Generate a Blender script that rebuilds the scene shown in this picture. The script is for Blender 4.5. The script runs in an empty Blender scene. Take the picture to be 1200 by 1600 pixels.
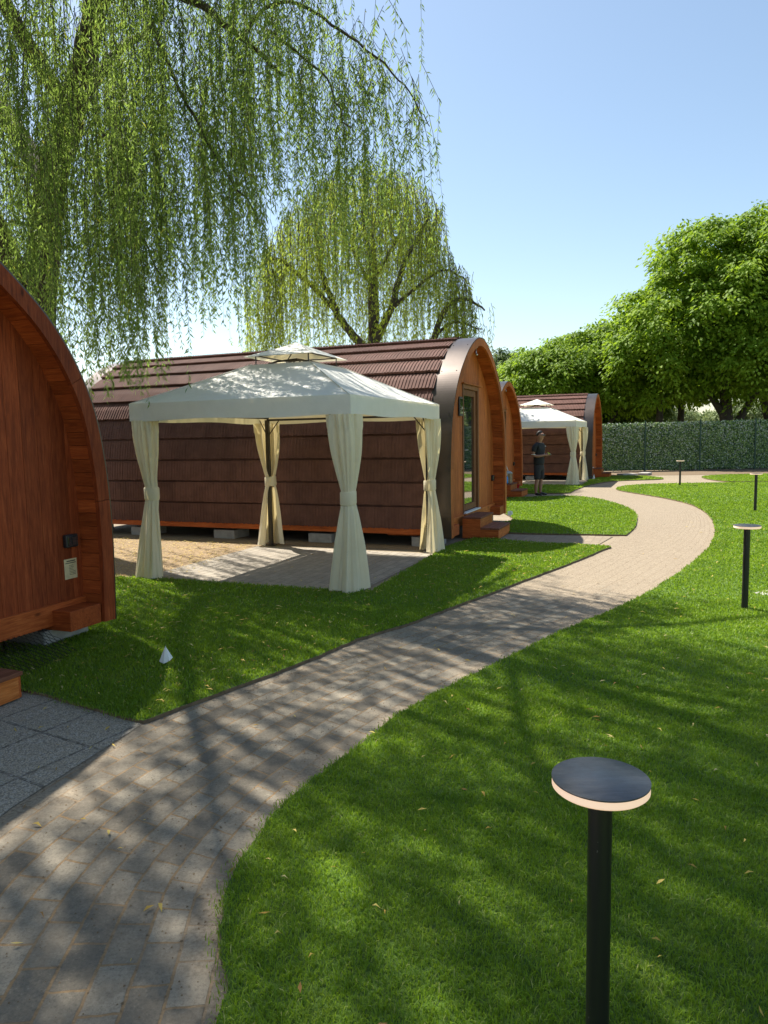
import bpy, bmesh, math, random
import numpy as np
from mathutils import Vector, Matrix, geometry
R = math.radians
rng = np.random.default_rng(7); random.seed(7)
sc = bpy.context.scene; COL = sc.collection

# ------------------------------------------------------------------ camera
F = 1130.0; CAMH = 1.68; ROLL = 0.018; PIT = math.atan(115.5/F)
cd = bpy.data.cameras.new('camera'); cam = bpy.data.objects.new('camera', cd); COL.objects.link(cam)
fw = Vector((0, math.cos(PIT), -math.sin(PIT))); r0 = Vector((1, 0, 0)); u0 = r0.cross(fw)
rt = r0*math.cos(ROLL)-u0*math.sin(ROLL); up = u0*math.cos(ROLL)+r0*math.sin(ROLL)
cam.matrix_world = Matrix(((rt.x, up.x, -fw.x, 0), (rt.y, up.y, -fw.y, 0), (rt.z, up.z, -fw.z, CAMH), (0, 0, 0, 1)))
cd.sensor_fit = 'HORIZONTAL'; cd.sensor_width = 36; cd.lens = 36*F/1200; cd.clip_end = 3000; cd.clip_start = .05
sc.camera = cam
# ------------------------------------------------------------------ light
SUN = Vector((-.40, .45, 1)).normalized()
wd = bpy.data.worlds.new('World'); sc.world = wd; wd.use_nodes = True
nt = wd.node_tree; bg = nt.nodes['Background']; bg.inputs[1].default_value = .092
sky = nt.nodes.new('ShaderNodeTexSky'); sky.sky_type = 'NISHITA'; sky.sun_disc = False
sky.sun_elevation = math.asin(SUN.z); sky.sun_rotation = math.atan2(SUN.x, SUN.y)
sky.air_density = 1.0; sky.dust_density = .8; sky.ozone_density = 2.4
tn = nt.nodes.new('ShaderNodeMix'); tn.data_type = 'RGBA'; tn.blend_type = 'MULTIPLY'; tn.inputs[0].default_value = 1
tn.inputs[7].default_value = (.98, .93, .82, 1); nt.links.new(sky.outputs[0], tn.inputs[6]); nt.links.new(tn.outputs[2], bg.inputs[0])
sd = bpy.data.lights.new('sun', 'SUN'); sd.energy = 4.1; sd.angle = R(.53); sd.color = (1, .94, .84)
so = bpy.data.objects.new('sun', sd); COL.objects.link(so)
so.rotation_euler = SUN.to_track_quat('Z', 'Y').to_euler()
sc.view_settings.view_transform = 'Standard'; sc.view_settings.look = 'None'; sc.view_settings.gamma = 1
sc.view_settings.exposure = 1.36
sc.render.resolution_x = 768; sc.render.resolution_y = 1024
try:
    sc.cycles.transparent_max_bounces = 12; sc.cycles.max_bounces = 8; sc.cycles.diffuse_bounces = 4
except Exception: pass

# ------------------------------------------------------------------ materials
class NB:
    def __init__(s, name):
        s.m = bpy.data.materials.new(name); s.m.use_nodes = True; s.t = s.m.node_tree
        s.p = s.t.nodes['Principled BSDF']; s.out = s.t.nodes['Material Output']
    def n(s, typ, **kw):
        nd = s.t.nodes.new(typ)
        for k, v in kw.items():
            if k in nd.inputs.keys() if isinstance(k, str) else False: nd.inputs[k].default_value = v
            else: setattr(nd, k, v)
        return nd
    def l(s, a, b): s.t.links.new(a, b)
    def coord(s, kind='Object', scale=(1, 1, 1), rot=(0, 0, 0)):
        tc = s.n('ShaderNodeTexCoord'); mp = s.n('ShaderNodeMapping')
        mp.inputs['Scale'].default_value = scale; mp.inputs['Rotation'].default_value = rot
        s.l(tc.outputs[kind], mp.inputs[0]); return mp.outputs[0]
    def noise(s, vec, scale, detail=4, rough=.6, dist=0):
        nd = s.n('ShaderNodeTexNoise'); nd.inputs['Scale'].default_value = scale
        nd.inputs['Detail'].default_value = detail; nd.inputs['Roughness'].default_value = rough
        nd.inputs['Distortion'].default_value = dist
        s.l(vec, nd.inputs['Vector']); return nd.outputs[0]
    def ramp(s, fac, stops):
        r = s.n('ShaderNodeValToRGB'); e = r.color_ramp.elements
        while len(e) < len(stops): e.new(.5)
        for i, (p, c) in enumerate(stops):
            e[i].position = p; e[i].color = (c[0], c[1], c[2], 1) if not isinstance(c, (int, float)) else (c, c, c, 1)
        s.l(fac, r.inputs[0]); return r.outputs[0]
    def mix(s, fac, a, b, mode='MIX'):
        m = s.n('ShaderNodeMix'); m.data_type = 'RGBA'; m.blend_type = mode
        for i, v in ((0, fac), (6, a), (7, b)):
            if hasattr(v, 'links') or hasattr(v, 'is_linked'): s.l(v, m.inputs[i])
            elif isinstance(v, (int, float)): m.inputs[i].default_value = v
            else: m.inputs[i].default_value = (*v, 1)
        return m.outputs[2]
    def math(s, op, a, b=0.0):
        m = s.n('ShaderNodeMath'); m.operation = op
        for i, v in ((0, a), (1, b)):
            if hasattr(v, 'is_linked'): s.l(v, m.inputs[i])
            else: m.inputs[i].default_value = v
        return m.outputs[0]
    def attr(s, name):
        a = s.n('ShaderNodeAttribute'); a.attribute_name = name; return a.outputs['Fac']
    def color(s, c):
        if hasattr(c, 'is_linked'): s.l(c, s.p.inputs['Base Color'])
        else: s.p.inputs['Base Color'].default_value = (*c, 1)
    def bump(s, h, strength=.3, dist=.01):
        b = s.n('ShaderNodeBump'); b.inputs['Strength'].default_value = strength; b.inputs['Distance'].default_value = dist
        s.l(h, b.inputs['Height']); s.l(b.outputs[0], s.p.inputs['Normal'])
    def rough(s, v):
        if hasattr(v, 'is_linked'): s.l(v, s.p.inputs['Roughness'])
        else: s.p.inputs['Roughness'].default_value = v
    def translucent(s, fac, col):
        t = s.n('ShaderNodeBsdfTranslucent'); mx = s.n('ShaderNodeMixShader'); mx.inputs[0].default_value = fac
        if hasattr(col, 'is_linked'): s.l(col, t.inputs[0])
        else: t.inputs[0].default_value = (*col, 1)
        s.l(s.p.outputs[0], mx.inputs[1]); s.l(t.outputs[0], mx.inputs[2]); s.l(mx.outputs[0], s.out.inputs[0])

def simple(name, c, rough=.6, var=.15, nscale=12, bump=.0, metal=0):
    b = NB(name); v = b.coord()
    n = b.noise(v, nscale, 5)
    d = tuple(x*(1-var) for x in c); e = tuple(min(1, x*(1+var)) for x in c)
    b.color(b.ramp(n, [(.3, d), (.7, e)])); b.rough(rough); b.p.inputs['Metallic'].default_value = metal
    if bump: b.bump(b.noise(v, nscale*6, 4), bump, .005)
    return b.m

def wood(name, dark, mid, light, axis='z', rough=.55):
    """stained softwood: grain runs along axis, knots, per-board tone attribute"""
    b = NB(name); sc_ = {'z': (14, 14, 1.1), 'x': (1.1, 14, 14), 'y': (14, 1.1, 14)}[axis]
    tone = b.attr('tone')
    tc = b.n('ShaderNodeTexCoord'); add = b.n('ShaderNodeVectorMath'); add.operation = 'ADD'
    cmb = b.n('ShaderNodeCombineXYZ')
    for i in range(3): b.l(b.math('MULTIPLY', tone, 7.0+i*3), cmb.inputs[i])
    b.l(tc.outputs['Object'], add.inputs[0]); b.l(cmb.outputs[0], add.inputs[1])
    mp = b.n('ShaderNodeMapping'); mp.inputs['Scale'].default_value = sc_; b.l(add.outputs[0], mp.inputs[0])
    g = b.noise(mp.outputs[0], 2.2, 7, .62, 1.3)
    fine = b.noise(mp.outputs[0], 9, 4, .7, .4)
    blot = b.noise(add.outputs[0], 2.3, 3)
    c = b.ramp(g, [(.28, dark), (.5, mid), (.74, light)])
    c = b.mix(b.ramp(fine, [(.35, .55), (.6, 0)]), c, dark)
    kn = b.n('ShaderNodeTexVoronoi'); kn.inputs['Scale'].default_value = 2.6; kn.inputs['Randomness'].default_value = 1
    mp2 = b.n('ShaderNodeMapping'); mp2.inputs['Scale'].default_value = {'z': (1.6, 1.6, .75), 'x': (.75, 1.6, 1.6), 'y': (1.6, .75, 1.6)}[axis]
    b.l(add.outputs[0], mp2.inputs[0]); b.l(mp2.outputs[0], kn.inputs['Vector'])
    c = b.mix(b.ramp(kn.outputs['Distance'], [(.03, .85), (.085, 0)]), c, tuple(x*.35 for x in dark))
    c = b.mix(b.ramp(blot, [(.35, .35), (.65, 0)]), c, dark)
    hv = b.n('ShaderNodeHueSaturation'); b.l(c, hv.inputs['Color'])
    b.l(b.math('ADD', b.math('MULTIPLY', tone, .5), .76), hv.inputs['Value'])
    b.color(hv.outputs[0]); b.rough(rough); b.p.inputs['Specular IOR Level'].default_value = .15
    b.bump(b.math('ADD', g, b.math('MULTIPLY', fine, .4)), .35, .004)
    return b.m

M = {}
M['wood'] = wood('stained_wood', (.25, .062, .016), (.53, .15, .036), (.68, .245, .07))
M['woodx'] = wood('stained_wood_cross', (.29, .08, .018), (.57, .18, .042), (.70, .28, .085), 'x')
M['woody'] = wood('stained_wood_long', (.23, .050, .012), (.47, .115, .027), (.60, .18, .048), 'y')
M['decking'] = wood('decking_wood', (.15, .055, .03), (.27, .105, .06), (.36, .16, .10), 'x', .6)
def clad():
    b = NB('brown_shingle'); v = b.coord(); tone = b.attr('tone')
    n = b.noise(v, 5, 5); n2 = b.noise(v, 160, 3)
    c = b.ramp(n, [(.3, (.092, .043, .033)), (.7, (.145, .070, .053))])
    hv = b.n('ShaderNodeHueSaturation'); b.l(c, hv.inputs['Color']); b.l(b.math('ADD', b.math('MULTIPLY', tone, .5), .75), hv.inputs['Value'])
    b.color(b.mix(b.ramp(n2, [(.5, 0), (.72, .35)]), hv.outputs[0], (.17, .10, .08))); b.rough(.75); b.p.inputs['Specular IOR Level'].default_value = .18; b.bump(n2, .5, .002); return b.m
M['clad'] = clad()
M['flash'] = simple('brown_sheet_metal', (.085, .070, .062), .34, .12, 3, 0, .85)
M['darkmetal'] = simple('dark_bronze_metal', (.035, .028, .025), .42, .15, 8)
b = NB('black_powder_coat'); v_ = b.coord(); b.color(b.mix(b.ramp(b.noise(v_, 60, 3, .5), [(.74, 0), (.78, .8)]), (.010, .010, .011), (.30, .29, .27))); b.rough(.36); M['blackmetal'] = b.m
M['black2'] = simple('black_powder_coat', (.010, .010, .011), .38, .3, 30, .08)
M['concrete'] = simple('concrete', (.36, .34, .31), .9, .2, 9, .5)
M['dark'] = simple('dark_interior', (.03, .025, .022), .9)
M['wire'] = simple('black_wire', (.02, .02, .02), .5)
M['plastic'] = simple('black_plastic', (.018, .019, .021), .35)
M['white'] = simple('white_paint', (.78, .78, .76), .5, .05)
M['woodr'] = wood('dark_stained_wood', (.13, .024, .008), (.30, .058, .016), (.44, .105, .032))
M['woodxr'] = wood('dark_stained_wood_cross', (.22, .042, .010), (.42, .095, .022), (.55, .15, .04), 'x')
M['woodyr'] = wood('dark_stained_wood_long', (.19, .036, .010), (.38, .078, .018), (.50, .12, .03), 'y')
M['frame'] = wood('door_wood', (.14, .055, .022), (.26, .115, .05), (.34, .16, .075))
b = NB('window_glass'); b.color((.02, .03, .03)); b.rough(.02); b.p.inputs['Specular IOR Level'].default_value = 1.0
b.p.inputs['Coat Weight'].default_value = 1; b.p.inputs['Coat IOR'].default_value = 1.9; M['glass'] = b.m
def fabric(name, c, tr, trc, sc_=7):
    b = NB(name); v = b.coord(); n = b.noise(v, sc_, 5)
    b.color(b.ramp(n, [(.3, tuple(x*.93 for x in c)), (.7, c)])); b.rough(.75)
    b.bump(b.math('ADD', b.noise(v, 9, 4, .6, .5), b.math('MULTIPLY', b.noise(v, 300, 2), .15)), .35, .02)
    b.translucent(tr, trc); return b.m
M['canopy'] = fabric('canopy_fabric', (.84, .83, .76), .2, (.80, .66, .34))
M['curtain'] = fabric('curtain_fabric', (.88, .82, .63), .32, (.92, .76, .38))

def grassmat():
    b = NB('grass_blade'); a = b.attr('tone'); v = b.coord('Object')
    n = b.noise(v, .9, 3); n2 = b.noise(v, .22, 2)
    c = b.ramp(a, [(0, (.065, .125, .010)), (.45, (.185, .30, .014)), (.9, (.34, .47, .04)), (1, (.55, .52, .2))])
    c = b.mix(b.ramp(n, [(.35, .0), (.65, .55)]), c, (.075, .17, .018)); c = b.mix(b.ramp(b.noise(v, 14, 3), [(.5, 0), (.75, .4)]), c, (.05, .12, .015)); c = b.mix(b.ramp(b.noise(v, 3.5, 4), [(.55, 0), (.75, .35)]), c, (.34, .36, .07))
    b.color(c); b.rough(.5); b.p.inputs['Specular IOR Level'].default_value = .3
    b.translucent(.42, b.mix(.5, c, (.40, .60, .02), 'MIX')); return b.m
M['grass'] = grassmat()
def turf():
    b = NB('turf'); v = b.coord('Object'); n = b.noise(v, 45, 6, .7); n2 = b.noise(v, 1.2, 3)
    c = b.ramp(n, [(.3, (.03, .065, .006)), (.5, (.075, .15, .010)), (.72, (.14, .24, .02))])
    b.color(b.mix(b.ramp(n2, [(.4, 0), (.7, .4)]), c, (.07, .12, .02))); b.rough(.9); b.bump(n, .8, .03); return b.m
M['turf'] = turf()
M['soil'] = simple('soil', (.15, .105, .06), .95, .35, 20, .6)

def sandmat():
    b = NB('sand_ground'); v = b.coord('Object'); n = b.noise(v, 1.3, 5, .65); n2 = b.noise(v, 70, 5, .75); n3 = b.noise(v, 7, 5, .7)
    c = b.ramp(n, [(.3, (.235, .19, .13)), (.7, (.31, .255, .18))])
    c = b.mix(b.ramp(n3, [(.5, 0), (.68, .45)]), c, (.19, .145, .09))
    c = b.mix(b.ramp(n2, [(.38, .7), (.5, 0)]), c, (.13, .095, .06)); b.color(c); b.rough(.95); b.bump(n2, .6, .01); return b.m
M['sand'] = sandmat()
def farground():
    b = NB('field_ground'); v = b.coord('Object'); n = b.noise(v, .05, 5); n2 = b.noise(v, 3, 5)
    c = b.ramp(n, [(.35, (.10, .14, .04)), (.55, (.30, .26, .13)), (.7, (.12, .17, .05))])
    b.color(b.mix(b.ramp(n2, [(.4, .4), (.6, 0)]), c, (.08, .10, .03))); b.rough(1); return b.m
M['field'] = farground()

def brick(name, c1, c2, mort, bw, bh, mw, uvmap='UVMap', sandy=0.0, scratch=True, off=.5):
    b = NB(name); uv = b.n('ShaderNodeUVMap'); uv.uv_map = uvmap; vec = uv.outputs[0]
    vo = b.coord('Object')
    wob = b.n('ShaderNodeVectorMath'); wob.operation = 'MULTIPLY_ADD'
    nz = b.n('ShaderNodeTexNoise'); nz.inputs['Scale'].default_value = 22; b.l(vo, nz.inputs['Vector'])
    b.l(nz.outputs['Color'], wob.inputs[0]); wob.inputs[1].default_value = (.012, .012, 0); b.l(vec, wob.inputs[2])
    br = b.n('ShaderNodeTexBrick'); br.offset = off
    br.inputs['Scale'].default_value = 1; br.inputs['Brick Width'].default_value = bw; br.inputs['Row Height'].default_value = bh
    br.inputs['Mortar Size'].default_value = mw; br.inputs['Mortar Smooth'].default_value = .25
    br.inputs['Color1'].default_value = (*c1, 1); br.inputs['Color2'].default_value = (*c2, 1); br.inputs['Mortar'].default_value = (*mort, 1)
    b.l(wob.outputs[0], br.inputs['Vector'])
    fine = b.noise(vo, 95, 6, .8); med = b.noise(vo, 9, 5, .7); big = b.noise(vo, 1.1, 4, .6)
    streak = b.noise(b.coord('Object', (1, 1, 1)), 30, 4, .7)
    c = br.outputs['Color']
    if 'pebble' in name:
        pv = b.n('ShaderNodeTexVoronoi'); pv.inputs['Scale'].default_value = 105; b.l(vo, pv.inputs['Vector'])
        c = b.mix(b.ramp(pv.outputs['Distance'], [(.30, 0), (.55, .8)]), c, (.09, .08, .065)); sp_ = b.n('ShaderNodeSeparateColor'); b.l(pv.outputs['Color'], sp_.inputs[0])
        c = b.mix(b.ramp(sp_.outputs[0], [(.5, 0), (.9, .6)]), c, (.42, .40, .36))
    c = b.mix(b.ramp(fine, [(.36, .55), (.5, 0)]), c, tuple(x*.45 for x in c1))
    c = b.mix(b.ramp(fine, [(.56, 0), (.68, .4)]), c, tuple(min(1, x*1.5) for x in c2))
    c = b.mix(b.ramp(med, [(.45, 0), (.66, .5)]), c, tuple(x*.62 for x in c1))
    # loose sand lying on the blocks: patches, more and more along the path
    sepuv = b.n('ShaderNodeSeparateXYZ'); b.l(vec, sepuv.inputs[0])
    if sandy:
        along = b.math('MULTIPLY', b.math('SUBTRACT', sepuv.outputs[0], 11.5), sandy)
        al = b.n('ShaderNodeClamp'); b.l(along, al.inputs[0]); al.inputs[1].default_value = 0; al.inputs[2].default_value = .5
        msk = b.math('ADD', b.math('ADD', b.math('MULTIPLY', big, .75), b.math('MULTIPLY', med, .35)), al.outputs[0])
        edge = b.n('ShaderNodeAttribute'); edge.attribute_name = 'edge'
        msk = b.math('ADD', msk, b.math('MULTIPLY', edge.outputs['Fac'], .22))
        mk = b.ramp(b.math('MULTIPLY', msk, .7), [(.445, 0), (.565, .88)])
        sd_ = b.ramp(b.noise(vo, 60, 5, .8), [(.35, (.12, .09, .058)), (.5, (.26, .205, .14)), (.65, (.34, .28, .20))])
        c = b.mix(mk, c, sd_)
    b.color(c); b.rough(.9)
    h = b.math('ADD', b.math('MULTIPLY', br.outputs['Fac'], -1.0), b.math('MULTIPLY', fine, .35))
    b.bump(h, .7, .008); return b.m
M['paver'] = brick('path_paver', (.135, .115, .085), (.27, .235, .175), (.24, .155, .075), .235, .125, .006, sandy=.11)
M['slab'] = brick('pebble_slab', (.42, .36, .26), (.48, .41, .30), (.05, .04, .028), .42, .42, .011, off=0)
M['gpaver'] = brick('terrace_paver', (.27, .235, .19), (.34, .30, .24), (.17, .13, .09), .24, .12, .004)

M['spaver'] = brick('sandy_paver', (.23, .185, .13), (.28, .225, .16), (.20, .155, .105), .24, .12, .004)
def leafmat(name, stops, tr, trc, rough=.45, spec=.22):
    b = NB(name); a = b.attr('tone'); c = b.ramp(a, stops); b.color(c); b.rough(.6); b.p.inputs['Specular IOR Level'].default_value = spec
    b.translucent(tr, b.mix(.55, c, trc)); return b.m
M['willow'] = leafmat('willow_leaf', [(0, (.06, .105, .028)), (.5, (.13, .20, .045)), (.9, (.24, .32, .08)), (1, (.5, .40, .06))], .52, (.42, .60, .10))
M['willow2'] = leafmat('yellow_willow_leaf', [(0, (.15, .21, .025)), (.5, (.26, .33, .04)), (1, (.40, .43, .06))], .5, (.56, .70, .08))
M['catalpa'] = leafmat('broad_leaf', [(0, (.06, .12, .010)), (.5, (.14, .235, .016)), (1, (.26, .36, .035))], .42, (.46, .66, .04))
M['darkleaf'] = leafmat('dark_leaf', [(0, (.04, .08, .015)), (1, (.09, .15, .03))], .3, (.12, .18, .04))
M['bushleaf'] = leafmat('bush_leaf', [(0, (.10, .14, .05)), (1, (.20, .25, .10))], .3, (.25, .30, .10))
M['ivy'] = leafmat('hedge_leaf', [(0, (.04, .09, .03)), (.45, (.15, .25, .07)), (.8, (.38, .50, .14)), (.9, (.50, .54, .45)), (1, (.6, .62, .52))], .2, (.12, .22, .06), .35, .6)  # palest stops paint the glints of glossy leaves as leaf colour
M['bark'] = simple('bark', (.075, .060, .048), .9, .35, 9, .8)
M['litter'] = leafmat('fallen_leaf', [(0, (.20, .10, .03)), (.4, (.45, .30, .05)), (.8, (.60, .46, .12)), (1, (.48, .42, .20))], .2, (.5, .4, .1), .6)

# ------------------------------------------------------------------ mesh helpers
def tag(o, label=None, cat=None, group=None, kind=None):
    if label: o['label'] = label
    if cat: o['category'] = cat
    if group: o['group'] = group
    if kind: o['kind'] = kind
    return o
def empty(name, loc=(0, 0, 0), rz=0, **kw):
    o = bpy.data.objects.new(name, None); COL.objects.link(o); o.location = loc; o.rotation_euler = (0, 0, rz); o.empty_display_size = .2
    return tag(o, **kw)
class MB:
    def __init__(s): s.v = []; s.f = []; s.t = []
    def add(s, vs, fs, tone=None):
        k = len(s.v); s.v += [tuple(p) for p in vs]
        for f in fs: s.f.append(tuple(i+k for i in f))
        s.t += [random.random() if tone is None else tone]*len(vs); return s
    def box(s, x0, x1, y0, y1, z0, z1, tone=None):
        if tone is None: tone = random.random()
        return s.add([(x, y, z) for z in (z0, z1) for y in (y0, y1) for x in (x0, x1)],
            [(0, 2, 3, 1), (4, 5, 7, 6), (0, 1, 5, 4), (2, 6, 7, 3), (0, 4, 6, 2), (1, 3, 7, 5)], tone)
    def tube(s, pts, rad, n=8, cap=True, tone=None):
        pts = [Vector(p) for p in pts]
        if not hasattr(rad, '__len__'): rad = [rad]*len(pts)
        vs = []; ref = Vector((.3, .9, .2)).normalized()
        for i, p in enumerate(pts):
            d = (pts[min(i+1, len(pts)-1)]-pts[max(i-1, 0)]).normalized()
            r_ = ref if abs(d.dot(ref)) < .93 else Vector((.9, -.2, .4)).normalized()
            a = d.cross(r_).normalized(); b_ = d.cross(a)
            for k in range(n):
                t = 2*math.pi*k/n; vs.append(p+(a*math.cos(t)+b_*math.sin(t))*rad[i])
        fs = [(i*n+k, i*n+(k+1) % n, (i+1)*n+(k+1) % n, (i+1)*n+k) for i in range(len(pts)-1) for k in range(n)]
        if cap: fs += [tuple(range(n-1, -1, -1)), tuple((len(pts)-1)*n+k for k in range(n))]
        return s.add(vs, fs, .5 if tone is None else tone)
    def lathe(s, prof, n=24, c=(0, 0)):
        return s.tubez([(c[0], c[1], z) for r_, z in prof], [max(r_, 1e-4) for r_, z in prof], n)
    def tubez(s, pts, rad, n):
        vs = [(p[0]+rad[i]*math.cos(2*math.pi*k/n), p[1]+rad[i]*math.sin(2*math.pi*k/n), p[2]) for i, p in enumerate(pts) for k in range(n)]
        fs = [(i*n+k, i*n+(k+1) % n, (i+1)*n+(k+1) % n, (i+1)*n+k) for i in range(len(pts)-1) for k in range(n)]
        fs += [tuple(range(n-1, -1, -1)), tuple((len(pts)-1)*n+k for k in range(n))]
        return s.add(vs, fs, .5)
    def build(s, name, mat, parent=None, smooth=False, bevel=0):
        me = bpy.data.meshes.new(name); me.from_pydata(s.v, [], s.f)
        a = me.attributes.new('tone', 'FLOAT', 'POINT'); a.data.foreach_set('value', s.t)
        me.materials.append(mat)
        if smooth: me.polygons.foreach_set('use_smooth', [True]*len(me.polygons))
        me.update(); o = bpy.data.objects.new(name, me); COL.objects.link(o); o.parent = parent
        if bevel:
            m = o.modifiers.new('bevel', 'BEVEL'); m.width = bevel; m.segments = 2; m.limit_method = 'ANGLE'
        return o
def npmesh(name, V, Fs, mat, parent=None, tone=None, smooth=False):
    """V (n,3); Fs list of int arrays, each (m,k)"""
    me = bpy.data.meshes.new(name); V = np.asarray(V, np.float32)
    me.vertices.add(len(V)); me.vertices.foreach_set('co', V.ravel())
    nl = sum(f.size for f in Fs); npol = sum(len(f) for f in Fs)
    me.loops.add(nl); me.polygons.add(npol)
    me.loops.foreach_set('vertex_index', np.concatenate([f.ravel() for f in Fs]).astype(np.int32))
    tot = np.concatenate([np.full(len(f), f.shape[1]) for f in Fs]).astype(np.int32)
    st = np.concatenate([[0], np.cumsum(tot)[:-1]]).astype(np.int32)
    me.polygons.foreach_set('loop_start', st)
    try: me.polygons.foreach_set('loop_total', tot)
    except Exception: pass
    if tone is not None:
        a = me.attributes.new('tone', 'FLOAT', 'POINT'); a.data.foreach_set('value', np.asarray(tone, np.float32))
    if smooth: me.polygons.foreach_set('use_smooth', np.ones(npol, bool))
    me.materials.append(mat); me.update(calc_edges=True); me.validate()
    o = bpy.data.objects.new(name, me); COL.objects.link(o); o.parent = parent; return o
def kids(o): return [c for c in bpy.data.objects if c.parent == o]
def copy_tree(o, parent=None):
    c = o.copy(); COL.objects.link(c); c.parent = parent
    for k in kids(o): copy_tree(k, c)
    return c
def catmull(P, n=6, closed=True):
    P = np.array(P, float); out = []; N = len(P)
    for i in range(N if closed else N-1):
        g = (lambda j: P[j % N]) if closed else (lambda j: P[min(max(j, 0), N-1)])
        a, b_, c, d = g(i-1), g(i), g(i+1), g(i+2)
        if np.allclose(b_, c): continue
        for k in range(n):
            t = k/n; out.append(.5*((2*b_)+(c-a)*t+(2*a-5*b_+4*c-d)*t*t+(3*b_-a-3*c+d)*t**3))
    if not closed: out.append(P[-1])
    return np.array(out)
def sheet(name, P, z, mat, edge=0, edgemat=None, kind='structure', uvrot=None):
    tri = geometry.tessellate_polygon([[Vector((p[0], p[1], 0)) for p in P]])
    V = [(p[0], p[1], z) for p in P]; Fc = [tuple(t) for t in tri]
    ar = sum(P[i][0]*P[(i+1) % len(P)][1]-P[(i+1) % len(P)][0]*P[i][1] for i in range(len(P)))
    me = bpy.data.meshes.new(name); n = len(P); nf = len(Fc)
    if edge:
        V += [(p[0], p[1], z-edge) for p in P]
        Fc += [(i, (i+1) % n, n+(i+1) % n, n+i) for i in range(n)]
    me.from_pydata(V, [], Fc); me.materials.append(mat)
    if edgemat:
        me.materials.append(edgemat)
        for i, p in enumerate(me.polygons):
            if i >= nf: p.material_index = 1
    if uvrot is not None:
        uv = me.uv_layers.new(name='UVMap'); ca, sa = math.cos(uvrot), math.sin(uvrot)
        for lp in me.loops:
            x, y, _ = me.vertices[lp.vertex_index].co; uv.data[lp.index].uv = (x*ca+y*sa, -x*sa+y*ca)
    me.update()
    bm = bmesh.new(); bm.from_mesh(me)
    for f in bm.faces:
        if abs(f.normal.z) > .5 and f.normal.z < 0: f.normal_flip()
    bm.to_mesh(me); bm.free()
    o = bpy.data.objects.new(name, me); COL.objects.link(o); o['kind'] = kind; return o
def inside(px, py, P):
    res = np.zeros(len(px), bool); n = len(P)
    for i in range(n):
        x0, y0 = P[i]; x1, y1 = P[(i+1) % n]
        if y0 == y1: continue
        c = ((y0 > py) != (y1 > py)) & (px < (x1-x0)*(py-y0)/(y1-y0)+x0); res ^= c
    return res

# ------------------------------------------------------------------ ground
g = MB(); g.add([(-900, -300, -.06), (900, -300, -.06), (900, 1500, -.06), (-900, 1500, -.06)], [(0, 1, 2, 3)])
g.build('ground', M['field'])['kind'] = 'structure'
sheet('sandy_ground', [(-14, -5), (30, -5), (30, 33), (-14, 33)], 0, M['sand'])
YAW = R(22); U = np.array([math.sin(YAW), math.cos(YAW)]); W_ = np.array([-math.cos(YAW), math.sin(YAW)])
# paved path: a strip whose UV runs along the curve, in metres
rows = [((-2.45, -5), (-.2, -5)), ((-2.4, -2), (-.3, -2)), ((-2.2, 0), (-.45, .5)), ((-2.0, 2.0), (-.57, 2.1)), ((-1.78, 3.2), (-.6, 2.68)), ((-1.46, 4.17), (-.42, 3.3)), ((-.85, 4.98), (.05, 4.18)),
    ((-.23, 5.87), (.71, 5.04)), ((.6, 6.87), (1.5, 6.01)), ((1.6, 8.19), (2.61, 7.27)), ((2.75, 9.75), (3.9, 9.1)), ((3.4, 10.7), (4.94, 10.81)),
    ((3.98, 11.8), (5.82, 12.63)), ((4.48, 12.83), (6.58, 14.63)), ((5.03, 14.3), (7.1, 16.63)), ((5.5, 17.3), (7.19, 18.4)), ((5.1, 19.9), (6.9, 21.0)), ((5.84, 21.9), (7.14, 22.2))]
Lp = catmull([r[0] for r in rows], 10, False); Rp = catmull([r[1] for r in rows], 10, False)
mid = (Lp+Rp)/2; seg = np.linalg.norm(np.diff(mid, axis=0), axis=1); S = np.concatenate([[0], np.cumsum(seg)])
NW = 10; V = []; UV = []; EG = []
for i in range(len(mid)):
    d = Lp[i]-Rp[i]; w = np.linalg.norm(d); d /= w
    for k in range(NW+1):
        t = -.15+(w+.3)*k/NW; V.append((*(Rp[i]+d*t), .004)); UV.append((S[i], t)); EG.append(max(0, 1-min(t, w-t)/.3))
Fq = [(i*(NW+1)+k, i*(NW+1)+k+1, (i+1)*(NW+1)+k+1, (i+1)*(NW+1)+k) for i in range(len(mid)-1) for k in range(NW)]
me = bpy.data.meshes.new('path'); me.from_pydata(V, [], Fq); uvl = me.uv_layers.new(name='UVMap')
for lp in me.loops: uvl.data[lp.index].uv = UV[lp.vertex_index]
a = me.attributes.new('edge', 'FLOAT', 'POINT'); a.data.foreach_set('value', EG)
me.materials.append(M['paver']); me.update(); bm = bmesh.new(); bm.from_mesh(me)
for f in bm.faces:
    if f.normal.z < 0: f.normal_flip()
bm.to_mesh(me); bm.free()
po = bpy.data.objects.new('path', me); COL.objects.link(po); po['kind'] = 'structure'
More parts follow.
